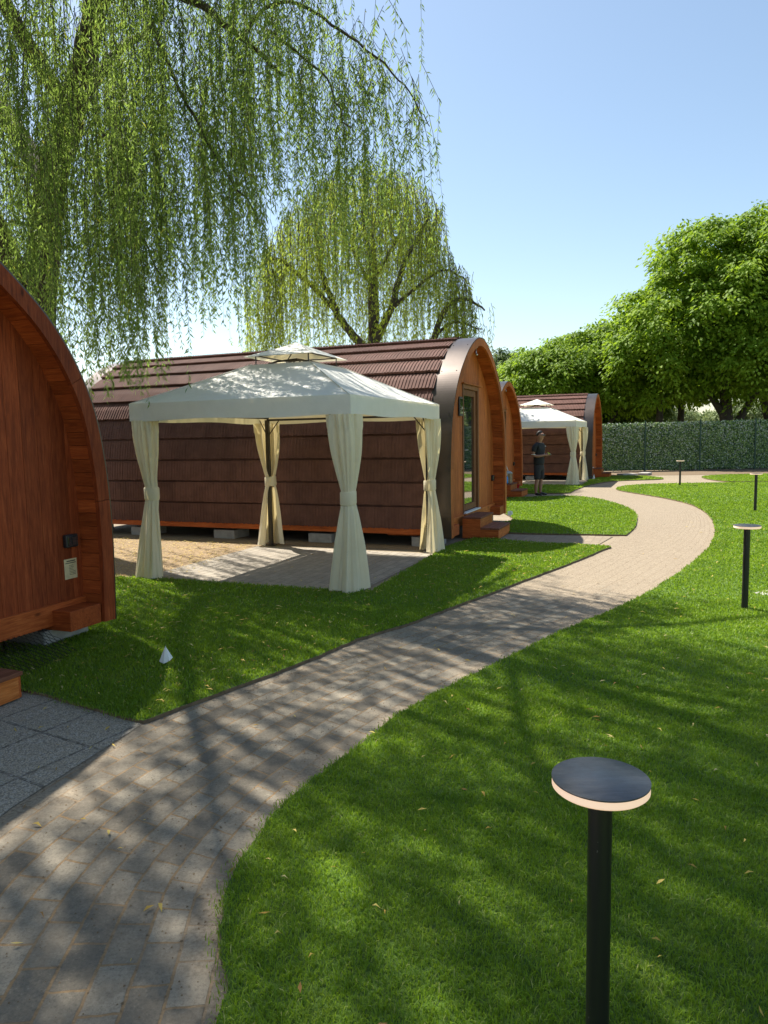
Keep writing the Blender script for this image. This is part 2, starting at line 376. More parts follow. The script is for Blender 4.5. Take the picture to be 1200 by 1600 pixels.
# side paths, slabs, terraces
sheet('slab_paving', [(-1.46, 4.19), (-1.75, 3.2), (-1.95, 2.0), (-2.15, 0), (-2.4, -2), (-5.5, -2), (-5.5, 5.4), (-2.6, 4.92)], .008, M['slab'], uvrot=R(-30))
GC = np.array([-1.16, 9.66])
def loc2(c, x, y): return tuple(np.array(c)+U*x+W_*y)
sheet('terrace', [loc2(GC, -1.52, -1.5), loc2(GC, 1.3, -1.5), loc2(GC, 1.3, 1.45), loc2(GC, -1.35, 1.45)], .008, M['gpaver'], uvrot=R(68))
G2 = np.array([5.45, 25.7])
sheet('terrace', [loc2(G2, -1.6, -1.6), loc2(G2, 1.6, -1.6), loc2(G2, 1.6, 1.6), loc2(G2, -1.6, 1.6)], .008, M['gpaver'], uvrot=R(68))
sheet('side_path', [(2.0, 12.25), (1.8, 11.5), (3.2, 10.8), (3.75, 11.75)], .010, M['spaver'], uvrot=R(68))
sheet('side_path', [(3.9, 20.6), (3.75, 19.5), (5.4, 19.8), (5.6, 20.4)], .010, M['spaver'], uvrot=R(68))
sheet('soil_strip', catmull([(9.0, 29.5), (13, 28.6), (20, 28.7), (28, 28.6), (28, 32.4), (9.0, 32.4)], 5), .006, M['soil'])
sheet('wood_chip_ground', [(-3.2, 8.7), (-2.62, 8.58), (-2.25, 10.8), (-1.9, 11.6), (.9, 10.55), (1.0, 10.9), (-6.2, 14.2), (-8.5, 11)], .004, simple('wood_chips', (.25, .175, .095), .95, .6, 55, .9))
# lawns: turf sheets with a cut edge
lawn_left = [(-1.46, 4.17), (-1.46, 4.17), (-1.12, 4.62), (-.8, 5.02), (-.47, 5.5), (-.23, 5.87), (.21, 6.35), (.6, 6.87), (1.05, 7.45), (1.6, 8.19), (2.27, 9.07), (2.8, 9.81), (3.34, 10.55), (3.34, 10.55),
    (2.9, 10.85), (2.46, 11.05), (1.9, 11.5), (1.7, 12.0), (1.05, 11.1), (1.05, 11.1), (.80, 10.5), (.80, 10.5), (.36, 9.2), (-.12, 7.86), (-.12, 7.86), (-.29, 7.78), (-1.3, 8.12), (-2.56, 8.6), (-3.3, 8.85), (-4.8, 9.4), (-4.8, 9.4), (-4.9, 6.2), (-4.0, 5.4), (-4.0, 5.4), (-2.6, 4.85), (-2.6, 4.85)]
lawn_island = [(1.97, 12.39), (1.97, 12.39), (2.7, 12.13), (3.41, 11.95), (3.98, 11.79), (3.98, 11.79), (4.48, 12.83), (5.03, 14.29), (5.39, 15.62), (5.56, 17.26), (5.52, 18.54), (5.2, 19.5), (5.2, 19.5), (4.36, 19.55), (3.65, 19.34), (3.2, 19.0), (2.6, 17.2), (2.6, 14.5), (2.2, 13.6)]
lawn_far = [(4.05, 20.75), (4.7, 20.65), (5.3, 20.7), (5.84, 21.9), (6.93, 24.0), (8.24, 25.6), (10.1, 26.2), (10.29, 27.6), (9.92, 28.4), (9.2, 28.6), (8.2, 27.6), (7.5, 26.3), (7.5, 26.3), (6.55, 23.75), (6.55, 23.75), (5.3, 24.2), (4.4, 24.5), (4.2, 22.4)]
lawn_right = [(-.1, -5), (-.3, -2), (-.45, .5), (-.5, 1.93), (-.56, 2.19), (-.6, 2.42), (-.6, 2.64), (-.56, 2.86), (-.49, 3.12), (-.34, 3.46), (-.16, 3.75), (.05, 4.18), (.4, 4.66), (.71, 5.04), (1.07, 5.48), (1.5, 6.01), (1.99, 6.52), (2.61, 7.27), (3.31, 8.22), (4.14, 9.45), (4.94, 10.81), (5.82, 12.63), (6.58, 14.63), (7.1, 16.63), (7.19, 18.38), (7.07, 19.87), (6.94, 21.1), (7.14, 22.12), (7.9, 23.2), (8.87, 23.6), (9.67, 23.7), (11.06, 23.6), (16, 23.2), (26, 22.8), (26, 22.8), (26, -5), (26, -5)]
lawn_edge = [(11.5, 24.6), (12.6, 24.0), (20, 24), (26, 24), (26, 27.9), (20, 28.1), (15.1, 28.1), (13.2, 28.0), (11.9, 27.0)]
LAWNS = []
for k, Pn in enumerate([lawn_left, lawn_island, lawn_far, lawn_right, lawn_edge]):
    P = catmull(Pn, 6); P = P+rng.normal(0, .006, P.shape)
    o = sheet('lawn', [tuple(p) for p in P], .028+.001*k, M['turf'], .026+.001*k, M['soil']); LAWNS.append(P)

def blades():
    V3 = []; tones = []; B5 = []
    P_ = []
    bands = [(.5, 3.2, 24000), (3.2, 4.6, 16000), (4.6, 7, 8500), (7, 11, 4200), (11, 17, 1900), (17, 30, 900)]
    for li, L in enumerate(LAWNS):
        x0, y0 = L.min(0); x1, y1 = L.max(0)
        for d0, d1, den in bands:
            ya, yb = max(y0, d0), min(y1, d1)
            if ya >= yb: continue
            xa, xb = max(x0, -.62*yb-3.5), min(x1, .62*yb+4.5)
            if xa >= xb: continue
            n = int((xb-xa)*(yb-ya)*den); x = rng.uniform(xa, xb, n); y = rng.uniform(ya, yb, n)
            k = (np.abs(x) < .60*y+.4) | ((np.abs(x) < .60*y+4.2) & (rng.random(n) < .4)); x, y = x[k], y[k]
            e = rng.normal(0, .022, len(x)); ok = inside(x+e, y+e, L); P_.append(np.stack([x[ok], y[ok]], 1))
    P = np.concatenate(P_); n = len(P); D = P[:, 1]
    cl = .5+.5*np.sin(P[:, 0]*7.3+2*np.sin(P[:, 1]*5.1))*np.sin(P[:, 1]*6.7+1.5*np.sin(P[:, 0]*4.3))
    h = rng.uniform(.014, .032, n)*(1+.15*cl)*np.clip(1+(D-6)*.012, 1, 1.3); w = rng.uniform(.0011, .0021, n)*np.clip(D/2.6, 1, 9)
    az = rng.uniform(0, 2*math.pi, n); lean = rng.uniform(.15, 1.15, n); la = rng.uniform(0, 2*math.pi, n)+.6*np.sin(P[:, 0]*3)
    wx, wy = np.cos(az)*w, np.sin(az)*w; dx, dy = np.cos(la)*lean*h, np.sin(la)*lean*h
    z0 = np.full(n, .028); v = np.zeros((n, 5, 3), np.float32)
    v[:, 0] = np.stack([P[:, 0]-wx, P[:, 1]-wy, z0], 1); v[:, 1] = np.stack([P[:, 0]+wx, P[:, 1]+wy, z0], 1)
    mx, my = P[:, 0]+dx*.35, P[:, 1]+dy*.35
    v[:, 2] = np.stack([mx+wx*.8, my+wy*.8, z0+h*.6], 1); v[:, 3] = np.stack([mx-wx*.8, my-wy*.8, z0+h*.6], 1)
    v[:, 4] = np.stack([P[:, 0]+dx, P[:, 1]+dy, z0+h*np.clip(1.05-.35*lean, .5, 1)], 1)
    idx = np.arange(n)[:, None]*5
    t = np.clip(rng.normal(.42, .2, n)+.12*(cl-.5), 0, .93); t[rng.random(n) < .025] = 1
    t[(D > 19) & (P[:, 0] > 6)] = np.clip(t[(D > 19) & (P[:, 0] > 6)]+.18, 0, .95)
    o = npmesh('grass', v.reshape(-1, 3), [idx+np.array([[0, 1, 2, 3]]), idx+np.array([[3, 2, 4]])], M['grass'], None, np.repeat(t, 5))
    tag(o, 'short dense green lawn grass growing on both sides of the path', 'grass', kind='stuff')
    print('blades', n)
blades()

def litter():
    """yellow willow leaves dropped on lawn, path and bare ground"""
    n = 5200; D = rng.uniform(1.6, 14, n)**1.0; x = rng.uniform(-.6, .6, n)*D
    inl = np.zeros(n, bool)
    for L in LAWNS: inl |= inside(x, D, L)
    left = inside(x, D, LAWNS[0])
    keep = np.where(left, rng.random(n) < .8, np.where(inl, rng.random(n) < .16*np.clip(D/5, .4, 1), rng.random(n) < .10))
    chips = inside(x, D, [(-6, 8.7), (-2.5, 8.6), (-1.9, 11.5), (-6.0, 13.5)])
    keep |= chips
    x, D, inl = x[keep], D[keep], inl[keep]
    # extra on the chips
    m = 5000; cx = rng.uniform(-6.5, -1.5, m); cy = rng.uniform(8.7, 13.8, m); ok = inside(cx, cy, [(-3.2, 8.8), (-2.62, 8.7), (-2.25, 10.9), (-1.9, 11.7), (-6.0, 13.4), (-7, 11)])
    x = np.concatenate([x, cx[ok]]); D = np.concatenate([D, cy[ok]]); inl = np.concatenate([inl, np.zeros(ok.sum(), bool)])
    n = len(x); ln = rng.uniform(.016, .034, n); wd_ = ln*rng.uniform(.13, .24, n); a = rng.uniform(0, 2*math.pi, n)
    ln = ln*np.clip(.5+D*.09, .6, 1.3); z = np.where(inl, .064, .014)+rng.uniform(0, .006, n); tl = rng.uniform(-.012, .012, n)
    cx, sx = np.cos(a), np.sin(a); v = np.zeros((n, 4, 3))
    v[:, 0] = np.stack([x-cx*ln, D-sx*ln, z], 1); v[:, 2] = np.stack([x+cx*ln+sx*ln*.2, D+sx*ln-cx*ln*.2, z+tl], 1)
    v[:, 1] = np.stack([x-sx*wd_, D+cx*wd_, z+.006], 1); v[:, 3] = np.stack([x+sx*wd_, D-cx*wd_, z+.004], 1)
    idx = np.arange(n)[:, None]*4
    o = npmesh('fallen_leaves', v.reshape(-1, 3), [idx+np.array([[0, 1, 2, 3]])], M['litter'], None, np.repeat(rng.random(n), 4))
    tag(o, 'scattered yellow and brown willow leaves lying on lawn and path', 'fallen leaves', kind='stuff')
    # small crumbs of soil and bark on the path
    n = 3500; i = rng.integers(20, len(mid)-40, n); t = rng.random(n)**1.6*np.where(rng.random(n) < .5, 1, -1); t = np.where(t < 0, 1+t, t)
    q = Rp[i]+(Lp[i]-Rp[i])*t[:, None]+rng.normal(0, .06, (n, 2)); s = rng.uniform(.002, .006, n)
    v = np.zeros((n, 4, 3)); ang = rng.uniform(0, 6.28, n)
    for k in range(3):
        v[:, k, 0] = q[:, 0]+s*np.cos(ang+k*2.1); v[:, k, 1] = q[:, 1]+s*np.sin(ang+k*2.1); v[:, k, 2] = .005
    v[:, 3] = np.stack([q[:, 0], q[:, 1], .005+s], 1); idx = np.arange(n)[:, None]*4
    o = npmesh('path_crumbs', v.reshape(-1, 3), [idx+np.array([[0, 1, 3]]), idx+np.array([[1, 2, 3]]), idx+np.array([[2, 0, 3]])], M['soil'], None, np.repeat(rng.random(n), 4))
    tag(o, 'small crumbs of soil and grit scattered on the paved path', 'grit', kind='stuff')
litter()

# ------------------------------------------------------------------ glamping pods
W = 1.93
half = [(1.90, .15), (1.915, .6), (1.915, 1.05), (1.88, 1.5), (1.79, 1.95), (1.61, 2.33), (1.38, 2.63), (1.13, 2.85), (.85, 3.05), (.56, 3.2), (.28, 3.3), (0, 3.335)]
full = [(-x, z) for x, z in half]+[(x, z) for x, z in half[-2::-1]]
prof = catmull(full, 8, False); pd = np.concatenate([[0], np.cumsum(np.linalg.norm(np.diff(prof, axis=0), axis=1))]); PLEN = pd[-1]
def PT(s):
    s = np.clip(s, 0, PLEN); return np.stack([np.interp(s, pd, prof[:, 0]), np.interp(s, pd, prof[:, 1])], -1)
def PN(s):
    a = PT(np.asarray(s)-.05); b_ = PT(np.asarray(s)+.05); d = b_-a; d /= np.linalg.norm(d, axis=-1, keepdims=True); return np.stack([-d[..., 1], d[..., 0]], -1)
def off(s, o): return PT(s)+PN(s)*(np.asarray(o)[..., None] if np.ndim(o) else o)
LEN = 7.7
TF = .125                                   # fascia depth
inner = off(np.linspace(0, PLEN, 400), -.095)
def top_at(x): # height of lining at x
    r_ = inner[inner[:, 0] >= 0] if x >= 0 else inner[inner[:, 0] <= 0]
    r_ = r_[np.argsort(r_[:, 0])]; return float(np.interp(x, r_[:, 0], r_[:, 1]))
WALLY = .24
def ring(mb, s0, s1, o0, o1, y0, y1, n, tone=None):
    """solid strip following the arch between offsets o0 < o1 and depths y0..y1"""
    s = np.linspace(s0, s1, n+1); a = off(s, o0); b_ = off(s, o1); vs = []
    for i in range(n+1):
        vs += [(a[i][0], y0, a[i][1]), (b_[i][0], y0, b_[i][1]), (b_[i][0], y1, b_[i][1]), (a[i][0], y1, a[i][1])]
    fs = [(0, 1, 2, 3), (4*n+3, 4*n+2, 4*n+1, 4*n)]
    for i in range(n):
        k = 4*i
        for j in range(4): fs.append((k+j, k+4+j, k+4+(j+1) % 4, k+(j+1) % 4))
    mb.add(vs, fs, random.random() if tone is None else tone)
M['steel'] = simple('satin_steel', (.5, .5, .48), .3, .05, 5, 0, .9)
def build_pod():
    root = empty('camping_pod')
    # cladding --------------------------------------------------
    EX = .365; s0 = .135; hl = PLEN/2; ncol = int((LEN-.72)/.0285)
    yc = np.linspace(.36, LEN-.36, ncol+1); hgt = np.zeros(ncol)
    r2 = np.random.default_rng(3)
    ys = np.repeat(yc, 2)[1:-1]                # two verts per column -> sharp ribs
    Vs = []; Fs = []; T = []
    for side in (0, 1):
        k = 0
        while s0+EX*k < hl-.03:
            a, e = s0+EX*k, min(s0+EX*(k+1)+.02, hl); lip = .022 if k < 5 else .046; rib = .006 if k < 5 else .011
            ph = r2.integers(0, 3)
            hgt = np.where(np.arange(ncol) % 2 == 0, .001, rib)+r2.uniform(0, .0025, ncol)
            col = np.repeat(hgt, 2)
            jit = np.repeat(r2.uniform(-.007, .007, ncol), 2)
            pan = np.floor((ys+.4*ph)/1.25).astype(int); ptone = r2.random(40)
            rows_ = [(a+.012, .0, 0), (a, lip, 1), (a+(e-a)*.5, lip*.55+.003, 1), (e-.052, .006, 1), (e-.046, -.020, 0), (e, -.020, 0)]
            base = len(Vs)*len(ys)
            for (s, o_, am) in rows_:
                ss = np.clip((s if s > a+.02 else s+jit*(am if s == a else 1)), 0, hl) if np.ndim(s) == 0 else s
                ss = np.full(len(ys), s)+ (jit if s <= a+.012 else 0)
                if side: ss = PLEN-ss
                q = off(ss, o_+col*am); Vs.append(np.stack([q[:, 0], ys, q[:, 1]], 1)); T.append(.55*ptone[pan]+.12*np.repeat(r2.random(ncol), 2)+.22)
            m = len(ys)
            for r_ in range(5):
                i = np.arange(m-1); A = base+r_*m+i
                f = np.stack([A, A+1, A+m+1, A+m], 1); Fs.append(f if not side else f[:, ::-1])
            k += 1
    npmesh('roof_cladding', np.concatenate(Vs), [np.concatenate(Fs)], M['clad'], root, np.concatenate(T)).data.polygons.foreach_set('use_smooth', [False]*(sum(len(f) for f in Fs)))
    mb = MB(); n = 7
    for i in range(n): # overlapping ridge caps
        ya = .37+(LEN-.74)*i/n; yb = .37+(LEN-.74)*(i+1)/n+.04
        s = np.linspace(PLEN/2-.20, PLEN/2+.20, 9); a = off(s, .045); b_ = off(s, .034)
        vs = [(p[0], ya, p[1]) for p in a]+[(p[0], yb, p[1]) for p in b_]+[(p[0], ya, p[1]-.02) for p in a]
        mb.add(vs, [(j, j+1, 10+j, 9+j) for j in range(8)]+[(j+1, j, 18+j, 19+j) for j in range(8)])
    mb.build('ridge_cap', M['clad'], root)
    # underlay shell so the cladding has a body
    mb = MB(); ring(mb, .1, PLEN-.1, -.065, -.032, .30, LEN-.30, 60); mb.build('shell', M['dark'], root)
    for y0 in (.003, LEN-.385):
        mb = MB(); ring(mb, 0, PLEN, .002, .016, y0, y0+.382, 180, .5)
        for s in np.arange(.3, PLEN, .8):
            for yy in (y0+.07, y0+.31):
                p = off(np.array([s]), .018)[0]; nn = PN(np.array([s]))[0]
                mb.tube([(p[0], yy, p[1]), (p[0]+nn[0]*.006, yy, p[1]+nn[1]*.006)], .008, 6)
        mb.build('edge_flashing', M['flash'], root, True)
        o = kids(root)[-1]
    for o in kids(root):
        if o.name.startswith('edge_flashing'): o.data.polygons.foreach_set('use_smooth', [False]*len(o.data.polygons))
    # curved fascia boards and transverse lining
    for ya, yb in ((0, .04), (LEN-.04, LEN)):
        mb = MB(); ns = 8
        for i in range(ns): ring(mb, PLEN*i/ns+(.002 if i else 0), PLEN*(i+1)/ns-.002, -TF, 0, ya, yb, 10)
        mb.build('fascia', M['wood'], root)
    mb = MB(); nb = int(PLEN/.118)
    for i in range(nb): ring(mb, PLEN*i/nb+.002, PLEN*(i+1)/nb-.002, -.118, -.07, .041, WALLY+.02, 2)
    mb.build('lining', M['woody'], root)
    # front and rear walls: vertical boards
    for yw, has in ((WALLY, True), (LEN-WALLY-.03, False)):
        mb = MB(); x = -1.86; bw = .142; XM = float(inner[:, 0].max())-.002
        while x < 1.83:
            xa, xb = x+.0015, x+bw-.0015
            segs = [(.36, None)]
            if has and xb > -.43 and xa < .63:
                segs = [(2.56, None)]
                if xa < -.43: mb.box(xa, -.43, yw, yw+.03, .36, 2.56)
                if xb > .63: mb.box(.63, xb, yw, yw+.03, .36, 2.56)
            xl, xr = max(xa, -XM), min(xb, XM); xs = [xl+(xr-xl)*q/8 for q in range(9)]
            for z0, _ in segs:
                if max(top_at(xl), top_at(xr)) > z0 and xr > xl:
                    m = 9; fr = [(q, yw, max(z0+.01, top_at(q))) for q in xs]; vs = [(xl, yw, z0), (xr, yw, z0)]+fr[::-1]
                    vs += [(p_[0], yw+.03, p_[2]) for p_ in vs]; k_ = len(vs)//2
                    mb.add(vs, [tuple(range(k_)), tuple(range(2*k_-1, k_-1, -1))]+[((q+1) % k_, q, k_+q, k_+(q+1) % k_) for q in range(k_)])
            x += bw
        mb.build('front_wall' if has else 'rear_wall', M['wood'], root)
    mb = MB(); mb.box(-1.80, 1.80, WALLY-.03, WALLY+.06, .19, .365); mb.build('base_beam', M['woodx'], root, bevel=.004)
    mb = MB(); mb.box(-1.80, 1.80, LEN-WALLY-.06, LEN-WALLY+.03, .19, .365); mb.build('base_beam', M['woodx'], root, bevel=.004)
    mb = MB(); mb.box(-1.78, 1.78, WALLY+.07, LEN-WALLY-.07, .215, .30); mb.build('floor', M['dark'], root)
    for sx in (-1, 1):
        mb = MB(); a = sx*1.90; mb.box(min(a, a-sx*.05), max(a, a-sx*.05), .38, LEN-.38, .195, .285); mb.build('side_skirt', M['woody'], root, bevel=.003)
        mb = MB(); x0, x1 = sorted((sx*1.42, sx*1.76)); mb.box(x0, x1, .02, 1.1, .155, .325 if 0 else .32); mb.build('floor_bearer', M['woody'], root, bevel=.006)
        for yy in (.25, 2.05, 3.9, 5.7, LEN-.75):
            mb = MB(); x0, x1 = sorted((sx*1.36, sx*1.84)); mb.box(x0, x1, yy, yy+.42, -.01, .152, .5); o = mb.build('foundation_block', M['concrete'], root, bevel=.012)
    # door
    mb = MB(); x0, x1, z0, z1 = -.43, .63, .37, 2.56
    mb.box(x0, x0+.07, WALLY-.012, WALLY+.09, z0, z1); mb.box(x1-.07, x1, WALLY-.012, WALLY+.09, z0, z1); mb.box(x0+.071, x1-.071, WALLY-.012, WALLY+.09, z1-.07, z1)
    mb.build('door_frame', M['frame'], root, bevel=.003)
    mb = MB(); a0, a1, b0, b1 = x0+.075, x1-.075, z0+.03, z1-.075; t = .105; ya, yb = WALLY+.025, WALLY+.085
    mb.box(a0, a0+t, ya, yb, b0, b1); mb.box(a1-t, a1, ya, yb, b0, b1); mb.box(a0+t+.001, a1-t-.001, ya, yb, b1-t, b1); mb.box(a0+t+.001, a1-t-.001, ya, yb, b0, b0+t)
    dr = mb.build('door', M['frame'], root, bevel=.004)
    mb = MB(); mb.box(a0+t-.01, a1-t+.01, WALLY+.05, WALLY+.062, b0+t-.01, b1-t+.01); mb.build('pane', M['glass'], dr)
    mb = MB(); hx = a0+t*.5; mb.box(hx-.018, hx+.018, ya-.008, ya, 1.32, 1.52); mb.tube([(hx, ya-.008, 1.45), (hx, ya-.055, 1.45), (hx+.12, ya-.055, 1.45)], .009, 8)
    mb.build('handle', M['steel'], dr, True)
    mb = MB(); mb.box(x0-.03, x1+.05, WALLY-.06, WALLY+.0, z0-.045, z0-.005); mb.build('sill', M['woodx'], root, bevel=.003)
    mb = MB(); mb.box(x0+.03, x1-.03, WALLY-.05, WALLY+.02, z0-.002, z0+.02); mb.build('threshold', M['white'], root)
    mb = MB(); mb.box(x0-.06, x1+.10, WALLY-.055, WALLY-.001, z1+.003, z1+.022); mb.build('drip_strip', M['woodx'], root)
    # fittings
    mb = MB(); mb.box(-.70, -.50, WALLY-.035, WALLY-.001, 2.02, 2.34); lp = mb.build('wall_plate', M['plastic'], root, bevel=.008)  # small dark glass plate left of the door, no lamp
    mb = MB(); mb.box(-.68, -.52, WALLY-.040, WALLY-.036, 2.06, 2.30); mb.build('plate_glass', M['glass'], lp)
    mb = MB(); mb.box(1.60, 1.73, WALLY-.045, WALLY-.001, .81, .92); sk = mb.build('power_socket', M['plastic'], root, bevel=.01)
    mb = MB(); mb.box(1.615, 1.715, WALLY-.052, WALLY-.046, .83, .90); mb.build('socket_lid', M['glass'], sk, bevel=.003)
    mb = MB(); mb.box(-.02, .02, .08, .14, 3.19, 3.225); mb.tube([(0, .11, 3.2), (0, .11, 3.10), (0, .10, 3.07)], .013, 10); mb.tube([(0, .11, 3.09), (0, .09, 3.06)], .02, 10); mb.build('ridge_lamp', M['steel'], root, True)
    return root
RZ = math.pi/2-YAW
POS = {1: ((-2.35, 6.22), W), 2: ((2.45, 14.35), W), 3: ((4.30, 22.3), W), 4: ((9.12, 30.15), W)}
def podloc(k): p, w_ = POS[k]; return (p[0]-U[0]*w_, p[1]-U[1]*w_)
pod = build_pod(); pod.location = (*podloc(2), 0); pod.rotation_euler.z = RZ
GP = 'arched wooden cabins in a row'
tag(pod, 'large arched wooden cabin with brown shingle roof and glass door, behind the nearest white gazebo', 'cabin', GP)
pods = {2: pod}
for k, lab in ((1, 'reddish wooden arched cabin cut off by the left edge, paper notice on its wall'),
               (3, 'arched wooden cabin mostly hidden behind the large one, with cleaning things on its steps'),
               (4, 'farthest arched wooden cabin, beside the green leafy fence and behind the far gazebo')):
    c = copy_tree(pod); c.location = (*podloc(k), 0); c.rotation_euler.z = RZ; c['label'] = lab; pods[k] = c
    if k == 1:     # this cabin is stained darker and redder
        sw = {M['wood']: M['woodr'], M['woodx']: M['woodxr'], M['woody']: M['woodyr']}
        for o in kids(c):
            if o.data and o.data.materials and o.data.materials[0] in sw: o.data = o.data.copy(); o.data.materials[0] = sw[o.data.materials[0]]
pods[3].scale = (1, 1, .955); pods[4].scale = (1, 1, .97)
# notice on cabin 1
nt_ = MB(); nt_.box(1.60, 1.735, WALLY-.004, WALLY-.001, .54, .71, .5)
no = nt_.build('notice', simple('aged_paper', (.62, .50, .28), .7), pods[1])
tx = MB()
tx.box(1.625, 1.72, WALLY-.0055, WALLY-.0045, .688, .696); tx.box(1.61, 1.725, WALLY-.0055, WALLY-.0045, .672, .678)
for i in range(7): tx.box(1.65, 1.65+random.uniform(.04, .07), WALLY-.0055, WALLY-.0045, .652-i*.013, .655-i*.013)
tx.build('print', M['plastic'], no)
# wire netting under cabin 1
def netting():
    mb = MB(); pl = podloc(1); n = 70; L = 3.3; sp = L/n; hx = .30
    def P(x, t): # t 0 bottom (out in front) .. 1 top
        return (x, -.22+.46*t+.03*math.sin(x*5), .012+.19*t)
    for i in range(-6, n+6):
        for dr in (1, -1):
            pts = []
            for j in range(8):
                t = j/7; x = -1.75+i*sp+dr*t*6*sp*.7
                if -1.75 <= x <= 1.35: pts.append(P(x, t))
            if len(pts) > 1: mb.tube(pts, .0022, 3, False)
    o = mb.build('wire_netting', M['wire']); o.location = (*pl, 0); o.rotation_euler.z = RZ
    tag(o, 'black wire netting stretched under the front beam of the left cabin', 'netting')
netting()

# steps ---------------------------------------------------------
def steps():
    root = empty('wooden_steps'); w = .86
    for y0, y1, z in ((0, .30, .345), (-.30, 0, .175)):
        for j in range(2):
            mb = MB(); a = y0+(y1-y0)*j/2; mb.box(-w/2-.01, w/2+.01, a-.012 if j == 0 else a+.003, a+(y1-y0)/2-.003, z-.028, z)
            mb.build('tread', M['decking'], root, bevel=.003)
        mb = MB(); mb.box(-w/2+.02, w/2-.02, y0, y0+.022, (0 if z < .2 else .150), z-.03); mb.build('riser', M['woodx'], root)
    for sx in (-1, 1):
        mb = MB(); x = sx*w/2; a, b_ = sorted((x, x-sx*.022)); mb.box(a, b_, .001, .30, 0, .315); mb.box(a, b_, -.298, 0, 0, .145)
        mb.build('side_panel', M['woody'], root)
    return root
st = steps(); GS = 'two-tread wooden steps in front of the cabins'
def place_steps(o, k, x, y, lab):
    p = np.array(podloc(k))+U*x+W_*y; o.location = (p[0], p[1], .02); o.rotation_euler.z = RZ; tag(o, lab, 'steps', GS)
place_steps(st, 2, -.42, -.17, 'two brown wooden steps below the glass door of the large cabin')
s3 = copy_tree(st); place_steps(s3, 3, -.35, -.2, 'small wooden steps with cleaning bottles on them, near the standing man')
s4 = copy_tree(st); place_steps(s4, 4, -.1, -.2, 'small dark red wooden steps of the farthest cabin')
s1 = copy_tree(st); place_steps(s1, 1, .01, -.23, 'wooden step cut off by the left edge of the photo, on grey slabs')

# ------------------------------------------------------------------ gazebos
def canopy_panels(mb, h0, z0, h1, z1, sag=.03, n=14, wr=.006, thick=0):
    """four-sided fabric roof from half-size h0 at z0 up to half-size h1 at z1"""
    for q in range(4):
        ca, sa = [(1, 0), (0, 1), (-1, 0), (0, -1)][q]; vs = []
        for i in range(n+1):
            t = i/n; h = h0+(h1-h0)*t
            for j in range(n+1):
                s = -1+2*j/n; x, y = s*h, -h; e = 1-abs(s)**3
                z = z0+(z1-z0)*t-sag*math.sin(math.pi*t)*e*4*.5-sag*.5*math.sin(math.pi*t)
                z += wr*math.sin(7*s+3*t+q)*math.sin(math.pi*t)
                vs.append((x*ca-y*sa, x*sa+y*ca, z))
        mb.add(vs, [(i*(n+1)+j, i*(n+1)+j+1, (i+1)*(n+1)+j+1, (i+1)*(n+1)+j) for i in range(n) for j in range(n)], .5)
